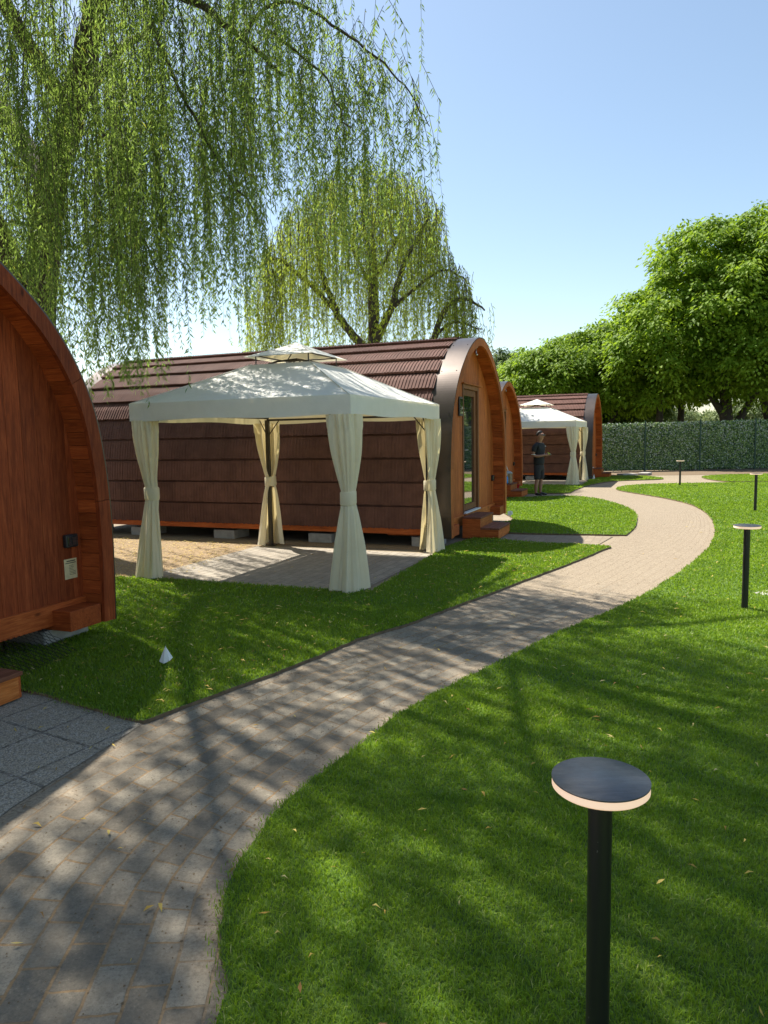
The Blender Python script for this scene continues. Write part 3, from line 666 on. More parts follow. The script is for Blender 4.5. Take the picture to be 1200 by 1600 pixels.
def gazebo():
    root = empty('gazebo'); hs, hl = 1.53, 1.40
    mb = MB(); canopy_panels(mb, hs, 2.13, .44, 2.63, .012, 14, .005)
    o = mb.build('canopy', M['canopy'], root, True)
    mb = MB()
    for sx in (-1, 1):
        for sy in (-1, 1):
            mb.tube([(sx*(hs+(.44-hs)*t), sy*(hs+(.44-hs)*t), 2.134+.50*t-.006*math.sin(math.pi*t)) for t in (0, .25, .5, .75, 1)], .007, 6)
    mb.build('seam', M['canopy'], o, True)
    mb = MB(); n = 40
    for q in range(4):
        ca, sa = [(1, 0), (0, 1), (-1, 0), (0, -1)][q]; vs = []
        for r_, z in enumerate((2.135, 2.10, 2.03, 1.97, 1.925)):
            for j in range(n+1):
                s = -1+2*j/n; cnr = abs(s)**14; w_ = .006*math.sin(9*s+r_*.8+q*2)*(r_/4); x, y = s*(hs+.012), -(hs+.012)-w_*(1-cnr)
                zz = z+(.010*math.sin(5*s+q)*(r_/4))*(1-cnr)-(.0 if r_ == 0 else .0)
                vs.append((x*ca-y*sa, x*sa+y*ca, zz))
        mb.add(vs, [(r_*(n+1)+j, (r_+1)*(n+1)+j, (r_+1)*(n+1)+j+1, r_*(n+1)+j+1) for r_ in range(4) for j in range(n)], .5)
    mb.build('valance', M['canopy'], root, True)
    mb = MB(); canopy_panels(mb, .52, 2.725, .012, 2.93, .008, 8, .004); 
    vt = mb.build('vent_canopy', M['canopy'], root, True)
    mb = MB()
    for sx in (-1, 1):
        for sy in (-1, 1):
            mb.tube([(sx*hl, sy*hl, 1.98), (sx*.9, sy*.9, 2.29), (sx*.40, sy*.40, 2.585), (sx*.2, sy*.2, 2.68), (0, 0, 2.72)], .013, 6)
            mb.tube([(sx*.40, sy*.40, 2.57), (sx*.40, sy*.40, 2.745)], .009, 6); mb.tube([(sx*.40, sy*.40, 2.745), (0, 0, 2.90)], .009, 6)
            mb.tube([(sx*hl, sy*hl, 1.72), (sx*(hl-.22), sy*hl, 1.97)], .009, 6); mb.tube([(sx*hl, sy*hl, 1.72), (sx*hl, sy*(hl-.22), 1.97)], .009, 6)
        mb.tube([(sx*.40, 0, 2.60), (0, 0, 2.72)], .009, 6); mb.tube([(0, sx*.40, 2.60), (0, 0, 2.72)], .009, 6)
        mb.box(sx*hl-.016, sx*hl+.016, -hl, hl, 1.965, 1.995); mb.box(-hl, hl, sx*hl-.016, sx*hl+.016, 1.996, 2.03)
        mb.tube([(sx*.40, -.40, 2.745), (sx*.40, .40, 2.745)], .009, 6); mb.tube([(-.40, sx*.40, 2.745), (.40, sx*.40, 2.745)], .009, 6)
        mb.tube([(sx*.43, -.43, 2.60), (sx*.43, .43, 2.60)], .012, 6); mb.tube([(-.43, sx*.43, 2.60), (.43, sx*.43, 2.60)], .012, 6)
    mb.build('roof_frame', M['darkmetal'], root)
    r3 = np.random.default_rng(5)
    for sx in (-1, 1):
        for sy in (-1, 1):
            mb = MB(); mb.box(sx*hl-.03, sx*hl+.03, sy*hl-.03, sy*hl+.03, .01, 1.98); mb.box(sx*hl-.075, sx*hl+.075, sy*hl-.075, sy*hl+.075, .0, .009)
            mb.build('leg', M['darkmetal'], root, bevel=.004)
            # gathered curtain round the outer side of the leg
            nz, na = 44, 96; ztie = .99+r3.uniform(-.03, .06); a0 = math.atan2(sy, sx); op = R(48)
            ph = r3.uniform(0, 6, 6); vs = []; cxo, cyo = sx*hl, sy*hl
            lean = r3.uniform(-.05, .05, 2); wv = r3.uniform(.35, .8, 4)*np.array([.8, .9, .7, .35])
            for i in range(nz+1):
                z = .02+(1.93-.02)*i/nz; d = (z-ztie)
                if d >= 0: t = min(1, d/(1.90-ztie)); r_ = .070+.100*math.sin(min(1, t*1.05)*math.pi/2)**1.35
                else: t = min(1, -d/ztie); r_ = .070+.128*t**.95
                tie = math.exp(-(d/.10)**2)
                for j in range(na+1):
                    s = j/na; ang = a0-math.pi+op*(1-.75*tie)+(2*math.pi-2*op*(1-.75*tie))*s
                    fold = wv[0]*math.cos(4*ang+ph[0]+1.1*math.sin(1.7*z+ph[1]))+wv[1]*math.cos(7*ang+ph[2]+1.0*z)+wv[2]*math.cos(11*ang+ph[3]-1.6*z)+wv[3]*math.cos(19*ang+ph[4]+.8*math.sin(3*z))
                    amp = (.009+.030*min(1, abs(d)/.5))*(1-.6*tie); rr = r_+amp*fold*.8
                    sq = 1+.10*math.cos(4*(ang-a0))*t
                    gz = .012*math.sin(6*ang+ph[4]) if i == 0 else 0
                    if i >= nz-3: rr *= 1+.05*math.sin(22*ang)
                    vs.append((cxo+rr*sq*math.cos(ang)+lean[0]*math.sin(math.pi*z/1.93), cyo+rr*sq*math.sin(ang)+lean[1]*math.sin(math.pi*z/1.93), z+gz))
            mb = MB(); mb.add(vs, [(i*(na+1)+j, i*(na+1)+j+1, (i+1)*(na+1)+j+1, (i+1)*(na+1)+j) for i in range(nz) for j in range(na)], .5)
            cu = mb.build('curtain', M['curtain'], root, True)
            m = 28; vs = []; tx_, ty_ = cxo+lean[0]*math.sin(math.pi*ztie/1.93), cyo+lean[1]*math.sin(math.pi*ztie/1.93)
            for zz in (ztie-.075, ztie-.06, ztie+.06, ztie+.075):
                for j in range(m):
                    an = 2*math.pi*j/m; rr = .094+.004*math.sin(3*an+ph[5])-(.006 if abs(zz-ztie) > .07 else 0)
                    vs.append((tx_+rr*math.cos(an), ty_+rr*math.sin(an), zz+.006*math.sin(an+ph[5])))
            mb = MB(); mb.add(vs, [(i*m+j, i*m+(j+1) % m, (i+1)*m+(j+1) % m, (i+1)*m+j) for i in range(3) for j in range(m)], .5)
            mb.build('tie_band', M['curtain'], cu, True)
    return root
gz = gazebo(); gz.scale = (1, .945, 1); gz.location = (*(GC-W_*.06), .01); gz.rotation_euler.z = RZ
GG = 'white gazebos with tied curtains'
tag(gz, 'large white square gazebo with cream tied-back curtains, in front of the large cabin', 'gazebo', GG)
gz2 = copy_tree(gz); gz2.location = (*G2, .01); gz2.scale = (1, 1, 1); tag(gz2, 'small far white gazebo beside the farthest cabin, behind the standing man', 'gazebo', GG)

# ------------------------------------------------------------------ bollard lights
def disc_mat():
    b = NB('disc_top'); v = b.coord('Object', (3, 26, 1)); n = b.noise(v, 3, 6, .7, .8); n2 = b.noise(b.coord(), 14, 5, .7)
    b.color(b.ramp(n, [(.3, (.018, .020, .023)), (.7, (.05, .055, .062))])); b.rough(b.ramp(n2, [(.35, .28), (.65, .5)])); b.bump(n, .3, .002)
    b.p.inputs['Specular IOR Level'].default_value = .8; return b.m
M['disc'] = disc_mat(); M['diffuser'] = simple('opal_diffuser', (.80, .68, .56), .4, .03)
M['diffuser'].node_tree.nodes['Principled BSDF'].inputs['Emission Color'].default_value = (1, .62, .40, 1)
M['diffuser'].node_tree.nodes['Principled BSDF'].inputs['Emission Strength'].default_value = .25
def bollard():
    root = empty('bollard_light')
    mb = MB(); mb.lathe([(.029, 0), (.029, .80)], 32); po_ = mb.build('post', M['blackmetal'], root, True)
    o = po_; m = o.modifiers.new('e', 'EDGE_SPLIT')
    mb = MB(); mb.lathe([(.055, 0), (.055, .008)], 32); mb.build('foot_plate', M['blackmetal'], root)
    mb = MB(); mb.lathe([(.112, .795), (.1165, .799), (.1165, .8165)], 64); o = mb.build('diffuser', M['diffuser'], root, True); o.modifiers.new('e', 'EDGE_SPLIT')
    mb = MB(); mb.lathe([(.1165, .8168), (.1175, .8175), (.1175, .8205), (.1165, .821)], 64); o = mb.build('disc', M['disc'], root, True); o.modifiers.new('e', 'EDGE_SPLIT')
    return root
bo = bollard(); bo.location = (.52, 1.70, .02)
GB = 'black bollard lights on the lawn'
tag(bo, 'nearest black bollard light with a large round slate-grey disc top, in the foreground grass', 'bollard light', GB)
for loc, lab in (((3.35, 6.62, .0), 'second nearest bollard light, between the foreground one and the path bend, beside a concrete cover'),
                 ((7.71, 14.94, 0), 'third nearest bollard light, at the right edge of the photo on sunny grass'),
                 ((9.32, 22.7, 0), 'farthest and smallest bollard light, where the path forks before the leafy fence')):
    c = copy_tree(bo); c.location = loc; c['label'] = lab

# ------------------------------------------------------------------ trees
def leaves_mesh(name, base, dirv, side, ln, wd, mat, parent, tone, bend=.15):
    """kite leaves: base point, unit direction, unit side vector"""
    n = len(base); nrm = np.cross(dirv, side); v = np.zeros((n, 4, 3)); ln = ln[:, None]; wd = wd[:, None]
    v[:, 0] = base; v[:, 1] = base+dirv*ln*.42+side*wd*.5+nrm*ln*bend*.5; v[:, 3] = base+dirv*ln*.42-side*wd*.5+nrm*ln*bend*.5; v[:, 2] = base+dirv*ln
    idx = np.arange(n)[:, None]*4
    return npmesh(name, v.reshape(-1, 3), [idx+np.array([[0, 1, 2]]), idx+np.array([[0, 2, 3]])], mat, parent, np.repeat(tone, 4))
def unit(a): return a/np.linalg.norm(a, axis=-1, keepdims=True)
def rnd_unit(n, g=rng): return unit(g.normal(0, 1, (n, 3)))
def curve(P, n=6): return catmull([tuple(p) for p in P], n, False)
def limb(mb, P, r0_, r1_, n=8, wob=.05):
    c = curve(P, 5); c = c+rng.normal(0, wob*.4, c.shape)*np.linspace(.2, 1, len(c))[:, None]
    r_ = np.linspace(r0_, r1_, len(c)); mb.tube([tuple(p) for p in c], list(r_), n); return c

def strands(S0, Z1, step, ll, lw, mat_l, root, tone_mu, stem_r, sway=.12, g=rng, leaf_keep=1.0):
    """hanging willow strands from start points S0 down to heights Z1"""
    B = []; Dr = []; Sd = []; Ln = []; Wd = []; T = []; tv = []; tf = []; vc = 0
    for p, z1 in zip(S0, Z1):
        L = p[2]-z1
        if L < .2: continue
        n = max(4, int(L/.25)); t = np.linspace(0, 1, n)
        a = g.uniform(0, 6.28); arch = g.uniform(.05, .35); sw = g.uniform(0, sway); ph = g.uniform(0, 6)
        x = p[0]+math.cos(a)*arch*np.minimum(1, t*4)+sw*np.sin(t*3+ph)*t; y = p[1]+math.sin(a)*arch*np.minimum(1, t*4)+sw*np.cos(t*2.6+ph)*t
        z = p[2]-L*t+np.where(t < .15, .06, 0)
        c = np.stack([x, y, z], 1); rr = stem_r*(1-.75*t)
        ring_ = [(math.cos(q), math.sin(q)) for q in (0, 2.09, 4.19)]
        vv = np.concatenate([[(c[i, 0]+rr[i]*q[0], c[i, 1]+rr[i]*q[1], c[i, 2]) for q in ring_] for i in range(n)])
        ff = [(vc+i*3+k, vc+i*3+(k+1) % 3, vc+(i+1)*3+(k+1) % 3, vc+(i+1)*3+k) for i in range(n-1) for k in range(3)]
        tv.append(vv); tf += ff; vc += len(vv)
        m = int(L/step*leaf_keep); tt = np.sort(g.random(m)**.8)
        q = np.stack([np.interp(tt, t, c[:, k]) for k in range(3)], 1)
        ph2 = g.uniform(0, 6.28, m); out = np.stack([np.cos(ph2), np.sin(ph2), np.zeros(m)], 1)
        dn = g.uniform(.35, 1.6, m)[:, None]; d = unit(out*.75+np.array([0, 0, -1])*dn); s = unit(np.cross(d, rnd_unit(m, g)))
        B.append(q+out*.004); Dr.append(d); Sd.append(s); Ln.append(g.uniform(.7, 1.2, m)*ll*(1-.35*tt)); Wd.append(g.uniform(.7, 1.2, m)*lw)
        T.append(np.clip(g.normal(tone_mu, .16)+g.normal(0, .13, m), 0, .9)+np.where(g.random(m) < .012, 1, 0))
    leaves_mesh('crown', np.concatenate(B), np.concatenate(Dr), np.concatenate(Sd), np.concatenate(Ln), np.concatenate(Wd), mat_l, root, np.clip(np.concatenate(T), 0, 1))
    npmesh('twigs', np.concatenate(tv), [np.array(tf)], M['bark'], root)
    print(root.name, 'leaves', sum(len(b_) for b_ in B))

def big_willow():
    g = np.random.default_rng(21); root = empty('weeping_willow', (-5.7, 12.0, 0))
    off_ = np.array([-5.7, 12.0, 0]); mb = MB(); limbs = []
    def lb(P, a, b_, n=8): 
        c = limb(mb, [np.array(p)-off_ for p in P], a, b_, n); limbs.append(c+off_); return c+off_
    lb([(-5.7, 12, -.1), (-5.65, 11.95, 1.5), (-5.45, 11.8, 3.6), (-4.95, 11.3, 5.4), (-4.4, 11.0, 6.5), (-3.9, 10.6, 7.4), (-3.45, 10.2, 8.2), (-2.8, 9.3, 9.3), (-2.2, 8.4, 10.0)], .33, .06, 12); limbs.pop()
    lb([(-5.45, 11.8, 3.6), (-5.9, 11.3, 5.2), (-6.3, 10.6, 7.0), (-6.6, 9.6, 8.6), (-6.5, 8.2, 9.4), (-6.2, 7, 9.2)], .22, .03)
    lb([(-4.4, 11, 6.4), (-4.9, 10, 7.6), (-4.9, 8.8, 8.8), (-4.5, 7.4, 9.2), (-4.0, 6.0, 8.8)], .12, .02)
    lb([(-3.9, 10.6, 7.4), (-3.3, 10.0, 7.6), (-2.3, 9.5, 7.1), (-1.6, 9.3, 6.5), (-1.15, 9.2, 6.05)], .085, .02)
    lb([(-1.62, 9.3, 6.5), (-1.38, 9.25, 6.78), (-1.0, 9.1, 6.82), (-.5, 9, 6.5), (0, 9, 6.15), (.4, 9, 5.7), (.62, 9, 5.35)], .028, .005)
    lb([(-1.3, 9.25, 6.6), (-1.0, 9.1, 6.3), (-.6, 9, 5.9), (-.35, 8.9, 5.3)], .022, .008)
    lb([(-3.45, 10.2, 8.2), (-2.6, 10.2, 8.9), (-1.4, 10.2, 9.2), (-.2, 10.3, 8.9), (.6, 10.3, 8.2)], .08, .012)
    lb([(-3.45, 10.2, 8.2), (-3.4, 11.2, 9.3), (-2.8, 12.4, 9.9), (-2.2, 13.2, 9.6)], .12, .03)
    lb([(-2.8, 9.3, 9.3), (-1.7, 8.5, 9.7), (-.5, 7.6, 9.4), (.3, 7.0, 8.6)], .06, .012)
    lb([(-2.2, 8.4, 10), (-1.9, 7.2, 10.1), (-1.7, 5.9, 9.6), (-1.5, 5.0, 8.7)], .055, .012)
    lb([(-2.8, 9.3, 9.3), (-3.2, 8, 9.9), (-3.0, 6.6, 9.8), (-2.7, 5.2, 9.0)], .055, .012)
    lb([(-4.95, 11.3, 5.4), (-6.0, 12.3, 7), (-7.4, 13, 8.2), (-8.6, 13, 8.3)], .18, .04)
    lb([(-4.6, 11.1, 6.1), (-4.2, 12.2, 7.8), (-3.8, 13.3, 8.8)], .12, .04)
    lb([(-3.0, 9.8, 7.5), (-2.5, 9.2, 6.2), (-1.9, 8.9, 5.0), (-1.4, 8.8, 4.3)], .03, .008)
    lb([(-4.1, 10.8, 6.9), (-3.7, 10.2, 5.9), (-3.2, 9.6, 4.7), (-2.7, 9.2, 3.7)], .035, .008)
    mb.build('trunk', M['bark'], root, True)
    def bottom(x, y):
        zb = np.interp(x*9/np.maximum(y, 6), [-6, -3.6, -2.9, -2.4, -1.7, -1.3, -.9, -.3, .2, .8], [2.0, 2.0, 2.15, 2.9, 2.9, 3.5, 3.6, 3.3, 4.3, 4.4])
        zb = 1.68+(zb-1.68)*np.maximum(y, 6)/9
        return np.where(y < 7.2, np.maximum(zb, 5.2+.2*np.sin(x*3)+(7.2-y)*.15), zb)
    S0 = []; Z1 = []
    pts = np.concatenate([l[len(l)//4:] for l in limbs]); wts = np.ones(len(pts))
    # limb-hung tassels: several strands close together
    def tassel(p, zb, k, spread, short):
        if -5.0 < p[0] < -3.5 and p[1] < 10.3 and zb < 5.2 and g.random() < .5: return
        if -3.0 < p[0] and zb < 5 and g.random() < .2: return
        for _ in range(k):
            q = p+np.array([g.normal(0, spread), g.normal(0, spread), g.normal(0, .12)])
            S0.append(q); Z1.append(zb+(q[2]-zb)*short*g.random()**1.6+g.uniform(0, .25))
    for _ in range(250):
        p = pts[g.integers(len(pts))]+np.array([g.normal(0, .5), g.normal(0, .5), g.normal(0, .15)])
        if p[0] > .5: continue
        zb = float(bottom(np.array(p[0]), np.array(p[1])))
        if p[2]-zb < .4: zb = p[2]-g.uniform(.3, 1.2) if p[1] > 7 else zb
        if g.random() > np.interp(p[0], [-6, -2, -.5, .7], [1, .85, .5, .35]): continue
        tassel(p, zb+(p[2]-zb)*.4*g.random()**2, g.integers(2, 8), g.uniform(.08, .25), .5)
    for _ in range(46):
        t = g.random(); x = -1.5+2.15*t; z0 = 6.8-1.35*max(0, t-.35)/.65
        tassel(np.array([x, 9+g.normal(0, .1), z0]), z0-g.uniform(.5, 2.3), g.integers(1, 4), .05, .3)
    # outer skirt facing the path
    for _ in range(225):
        x = g.uniform(-6.4, -1.2) if g.random() < .86 else g.uniform(-1.2, .6)
        y = g.uniform(7.6, 10.4); z0 = g.uniform(4.6, 8.8)-max(0, x+1)*1.1
        zb = float(bottom(np.array(x), np.array(y)))
        if g.random() > np.interp(x, [-6, -2, -.9, .7], [1, .9, .40, .35]): continue
        tassel(np.array([x, y, z0]), zb+(z0-zb)*.35*g.random()**2, g.integers(2, 7) if x < -1.2 else g.integers(1, 3), g.uniform(.06, .22), .5)
    # low side sprays at the left, hanging in front of the trunk
    for _ in range(48):
        x = g.uniform(-6.2, -2.6); y = g.uniform(7.5, 9.6); z0 = g.uniform(3.8, 6.4)
        tassel(np.array([x, y, z0]), float(bottom(np.array(x), np.array(y))), g.integers(3, 7), .14, .5)
    # canopy over the lawn, well above the camera
    for _ in range(100):
        x = g.uniform(-6.5, .5); y = g.uniform(3.4, 9.6); zc = g.uniform(8.0, 9.6)
        if y < 5 and x > -1: continue
        for _ in range(6):
            q = np.array([x+g.normal(0, .38), y+g.normal(0, .38), zc+g.normal(0, .2)])
            tassel(q, max(q[2]-g.uniform(.8, 2.2), 2.0+.66*q[1]), g.integers(4, 8), .16, .4)
    S0 = np.array(S0)-off_; strands(S0, np.array(Z1), .029, .108, .0165, M['willow'], root, .5, .004, .2, g)
    return tag(root, 'large weeping willow hanging over the left cabin and gazebo at the top left', 'tree')
big_willow()

def far_willow():
    g = np.random.default_rng(5); o = np.array([-.35, 26.5, 0]); root = empty('weeping_willow', tuple(o)); mb = MB(); tips = []
    def lb(P, a, b_): c = limb(mb, P, a, b_, 7, .08); tips.append(c[len(c)//3:]); return c
    lb([(0, 0, -.1), (.05, 0, 2.5), (0, 0, 4.6), (.15, .1, 6.0), (.15, .2, 7.6), (.1, 0, 9.6)], .30, .06)
    lb([(-.05, 0, 4.7), (-.8, .2, 5.6), (-1.4, .3, 6.6), (-1.8, .2, 8.0), (-1.9, 0, 9.6)], .18, .05)
    lb([(-1.2, .2, 6.2), (-2.3, -.2, 7.3), (-3.2, -.3, 8.0), (-3.9, -.2, 7.8)], .10, .03)
    lb([(.05, 0, 4.9), (.7, -.2, 6.2), (1.1, -.3, 7.5), (1.7, -.3, 8.6), (2.2, -.2, 9.6)], .16, .04)
    lb([(.8, -.2, 6.3), (1.7, -.3, 7.0), (2.6, -.4, 7.5), (3.4, -.3, 7.2)], .09, .02)
    lb([(1.9, -.5, 3.5), (2.2, -.5, 5.0), (2.6, -.6, 6.1), (3.3, -.5, 6.5), (4.0, -.4, 6.1)], .15, .03)
    lb([(2.3, -.5, 5.3), (3.0, -.6, 5.7), (3.9, -.6, 5.4)], .07, .02)
    lb([(.1, 0, 7), (-.6, 1, 8.6), (-.5, 1.5, 10.2)], .08, .03); lb([(.1, 0, 7.2), (1.0, 1, 9.0), (1.6, 1.2, 10)], .08, .03); lb([(0, 0, 5.4), (0, -1.4, 7.4), (-.2, -2.2, 9)], .1, .03)
    mb.build('trunk', M['bark'], root, True)
    S0 = []; Z1 = []; tp = np.concatenate(tips)
    for k in range(1330):
        if k < 1100:
            th = g.uniform(0, 6.28); r_ = 3.8*math.sqrt(g.random()); x, y = r_*math.cos(th)-.1, r_*math.sin(th)*.85
            zt = 11.4-1.2*(r_/3.8)**2*2.6-.5*g.random()-(1.3 if x > 2.6 else 0)
        else:
            p = tp[g.integers(len(tp))]; x, y, zt = p[0]+g.normal(0, .3), p[1]+g.normal(0, .3), p[2]; r_ = math.hypot(x, y)
        zb = np.interp(x, [-4.4, -1.5, 0, 2.5, 4.3], [3.6, 3.6, 4.6, 4.6, 4.4]) if r_ > 2 else zt-g.uniform(1.2, 3.4)
        S0.append((x, y, zt)); Z1.append(max(zb, zt-g.uniform(.8, 4.6 if r_ < 3 else 6.5)))
    # left skirt reaching down behind the gazebo
    for k in range(80):
        x = g.uniform(-4.7, -3.2); S0.append((x, g.normal(0, .8), g.uniform(6.5, 9.2)-abs(x+3.2)*.8)); Z1.append(g.uniform(3.4, 5.2))
    strands(np.array(S0), np.array(Z1), .075, .21, .034, M['willow2'], root, .5, .009, .3, g)
    return tag(root, 'yellow-green weeping willow with visible branches, standing behind the large cabin roof', 'tree')
far_willow()

def broad_tree(loc, name, label, lobes, trunks, nclus, leaf, mat, seed, group=None, cat='tree'):
    g = np.random.default_rng(seed); root = empty(name, loc); mb = MB()
    for P, a, b_ in trunks: limb(mb, P, a, b_, 9, .06)
    mb.build('trunk', M['bark'], root, True)
    vol = np.array([l[3]*l[3] for l in lobes], float); vol /= vol.sum(); B = []; D = []; Sd = []; T = []
    for _ in range(nclus//4):
        l = lobes[g.choice(len(lobes), p=vol)]; d = rnd_unit(1, g)[0]; r_ = l[3]*(1-.45*g.random()**2.5)*g.uniform(.9, 1.12)
        c = np.array(l[:3])+d*np.array([1, 1, l[4]])*r_
        if c[2] < 2.4: continue
        m = int(g.uniform(45, 95)); rs = leaf*g.uniform(1.6, 4.2); ctone = g.normal(.5, .13)
        e = rnd_unit(m, g)+d*.5+np.array([0, 0, .45]); e = unit(e); q = c+e*np.array([1, 1, .85])*rs*g.uniform(.5, 1.15, (m, 1))
        dd = unit(e*np.array([1, 1, .3])+np.array([0, 0, -.75])+g.normal(0, .22, (m, 3)))
        s = unit(np.cross(dd, e+g.normal(0, .3, (m, 3))+np.array([0, 0, .2])))
        B.append(q); D.append(dd); Sd.append(s); T.append(np.clip(ctone+g.normal(0, .14, m), 0, 1))
    B = np.concatenate(B); n = len(B)
    leaves_mesh('crown', B, np.concatenate(D), np.concatenate(Sd), g.uniform(.75, 1.3, n)*leaf, g.uniform(.5, .78, n)*leaf, mat, root, np.concatenate(T), -.18)
    print(name, n); return tag(root, label, cat, group)
GT = 'broad-leaved trees beyond the leafy fence'
def lob(*a): return list(a)
# big catalpa, its twin at the right edge, and the lower ones to the left
broad_tree((17.2, 36.5, 0), 'catalpa_tree', 'tallest dense broad-leaved tree at the right, its thick forked trunk rising behind the fence',
    [lob(0, 0, 8.2, 4.3, .85), lob(-2.4, -.5, 6.9, 3.3, .8), lob(2.3, .3, 8.3, 3.8, .85), lob(-.6, .2, 10.3, 2.8, .75), lob(1.7, 0, 10.6, 2.7, .75), lob(-3.7, -.6, 5.3, 2.2, .8), lob(.3, -1.6, 5.2, 3.0, .6), lob(3.5, -.5, 5.8, 3.0, .7)],
    [([(0, 0, 0), (.1, 0, 1.6), (0, 0, 3.0), (-.2, 0, 5.5)], .48, .2), ([(.1, 0, 1.4), (.9, .1, 2.7), (2.0, .2, 4.6)], .26, .12), ([(0, 0, 2.4), (-1.2, 0, 4.4), (-2.4, 0, 6)], .2, .08)], 5200, .22, M['catalpa'], 31, GT)
broad_tree((21.3, 39.0, 0), 'catalpa_tree', 'dense broad-leaved tree cut off by the right edge of the photo, behind the fence',
    [lob(0, 0, 9.3, 4.3, .9), lob(-1.6, 0, 7.0, 3.2, .8), lob(1.5, 0, 11.2, 3.0, .8), lob(2.5, 0, 7, 3.5, .8)],
    [([(-.8, -1, 0), (-1.0, -1, 2), (-1.5, -.8, 4.2), (-1.6, -.6, 6)], .34, .16), ([(-1.0, -1, 2.0), (0, -.5, 4.4), (.6, 0, 7)], .24, .1)], 2600, .22, M['catalpa'], 32, GT)
broad_tree((14.6, 38.5, 0), 'catalpa_tree', 'mid-height broad-leaved tree left of the tallest one, slim trunk behind the fence',
    [lob(0, 0, 5.6, 2.6, .8), lob(-1.5, 0, 5.6, 2.1, .8), lob(-.5, 0, 6.9, 1.8, .75), lob(1.5, 0, 5.5, 2.4, .8)],
    [([(0, 0, 0), (0, 0, 1.8), (.1, 0, 3.6), (.2, 0, 5.2)], .25, .1)], 2300, .21, M['catalpa'], 33, GT)
broad_tree((17.0, 41.5, 0), 'catalpa_tree', 'shaded broad-leaved tree behind the tallest one, its thin dark trunk showing over the fence',
    [lob(0, 0, 6.0, 3.2, .75), lob(-1.6, 0, 4.9, 2.0, .7), lob(2, 0, 5.2, 2.4, .7)],
    [([(-.0, 0, 0), (.0, 0, 1.8), (0, 0, 4.2)], .26, .14)], 1500, .23, M['catalpa'], 34, GT)
broad_tree((11.9, 40.0, 0), 'catalpa_tree', 'light green broad-leaved tree right behind the farthest cabin',
    [lob(0, 0, 5.2, 2.3, .8), lob(-1.3, 0, 5.5, 1.7, .8), lob(.8, 0, 6.2, 1.6, .8), lob(1.4, -.3, 4.4, 1.9, .8)],
    [([(0, 0, 0), (0, 0, 1.8), (.1, 0, 4.6)], .22, .1), ([(.1, 0, 1.6), (.8, 0, 2.6), (1.6, 0, 3.6)], .12, .05)], 2000, .21, M['catalpa'], 35, GT)
broad_tree((8.7, 38.5, 0), 'catalpa_tree', 'lowest light green broad-leaved tree, above the roof of the farthest cabin',
    [lob(0, 0, 4.4, 1.9, .85), lob(-.9, 0, 4.2, 1.4, .8), lob(1.2, 0, 4.8, 1.7, .8)],
    [([(0, 0, 0), (0, 0, 1.6), (.1, 0, 4)], .2, .09)], 1700, .20, M['catalpa'], 36, GT)
broad_tree((7.7, 46, 0), 'oak_tree', 'small dark green tree far behind, just right of the large cabin roof tip',
    [lob(0, 0, 5.3, 1.6, .9), lob(-.9, 0, 4.4, 1.5, .8), lob(.9, 0, 4.6, 1.5, .8)], [([(0, 0, 0), (0, 0, 2), (0, 0, 5)], .25, .1)], 1500, .17, M['darkleaf'], 37)
broad_tree((12.0, 42.5, 0), 'shade_toned_tree', 'tree coloured dark for the shade, in the gap between the farthest cabin and the fence',  # dark leaf material puts the shade under the taller trees into its colour
    [lob(0, 0, 3.2, 1.6, .7), lob(1.8, 1, 3.3, 1.7, .6), lob(3.6, 2.0, 3.4, 1.6, .6)], [([(.3, 0, 0), (.3, 0, 1.6), (.6, 0, 3.2)], .18, .1)], 1700, .2, M['darkleaf'], 38)
for i, (x, y, s, lab) in enumerate([(22, 76, 2.1, 'pale green bush seen far off above the left part of the fence'), (33, 88, 3.0, 'pale olive tree seen far off between the thick trunk and the right trunks'), (42, 84, 2.6, 'pale olive tree seen far off at the right edge above the fence'), (15.5, 62, 1.7, 'pale green bush in the gap right of the farthest cabin'), (27, 82, 2.0, 'pale green bush seen far off just left of the thick forked trunk')]):
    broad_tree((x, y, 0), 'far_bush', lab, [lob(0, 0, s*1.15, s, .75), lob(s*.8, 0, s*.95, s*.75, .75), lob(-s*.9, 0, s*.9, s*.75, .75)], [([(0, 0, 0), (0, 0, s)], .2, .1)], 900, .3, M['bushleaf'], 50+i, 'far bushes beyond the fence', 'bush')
# far wooded skyline
for o in bpy.data.objects:
    if o.name in ('catalpa_tree', 'catalpa_tree.001'): o.scale.z = .955
def skyline():
    g = np.random.default_rng(9); n = 26000; x = g.uniform(-140, 240, n); hh = 8+2*np.sin(x*.045)+1.5*np.sin(x*.13+1); z = g.random(n)**.7*np.maximum(2, hh); y = 190+g.uniform(0, 25, n)
    B = np.stack([x, y, z], 1); d = rnd_unit(n, g); s = unit(np.cross(d, rnd_unit(n, g)))
    o = leaves_mesh('distant_wood', B, d, s, g.uniform(1.0, 2.2, n), g.uniform(.9, 1.6, n), M['bushleaf'], None, g.random(n))  # the pale leaf colour stands in for distance haze
    tag(o, 'distant belt of trees along the horizon beyond the fence', 'wood', kind='stuff')
skyline()

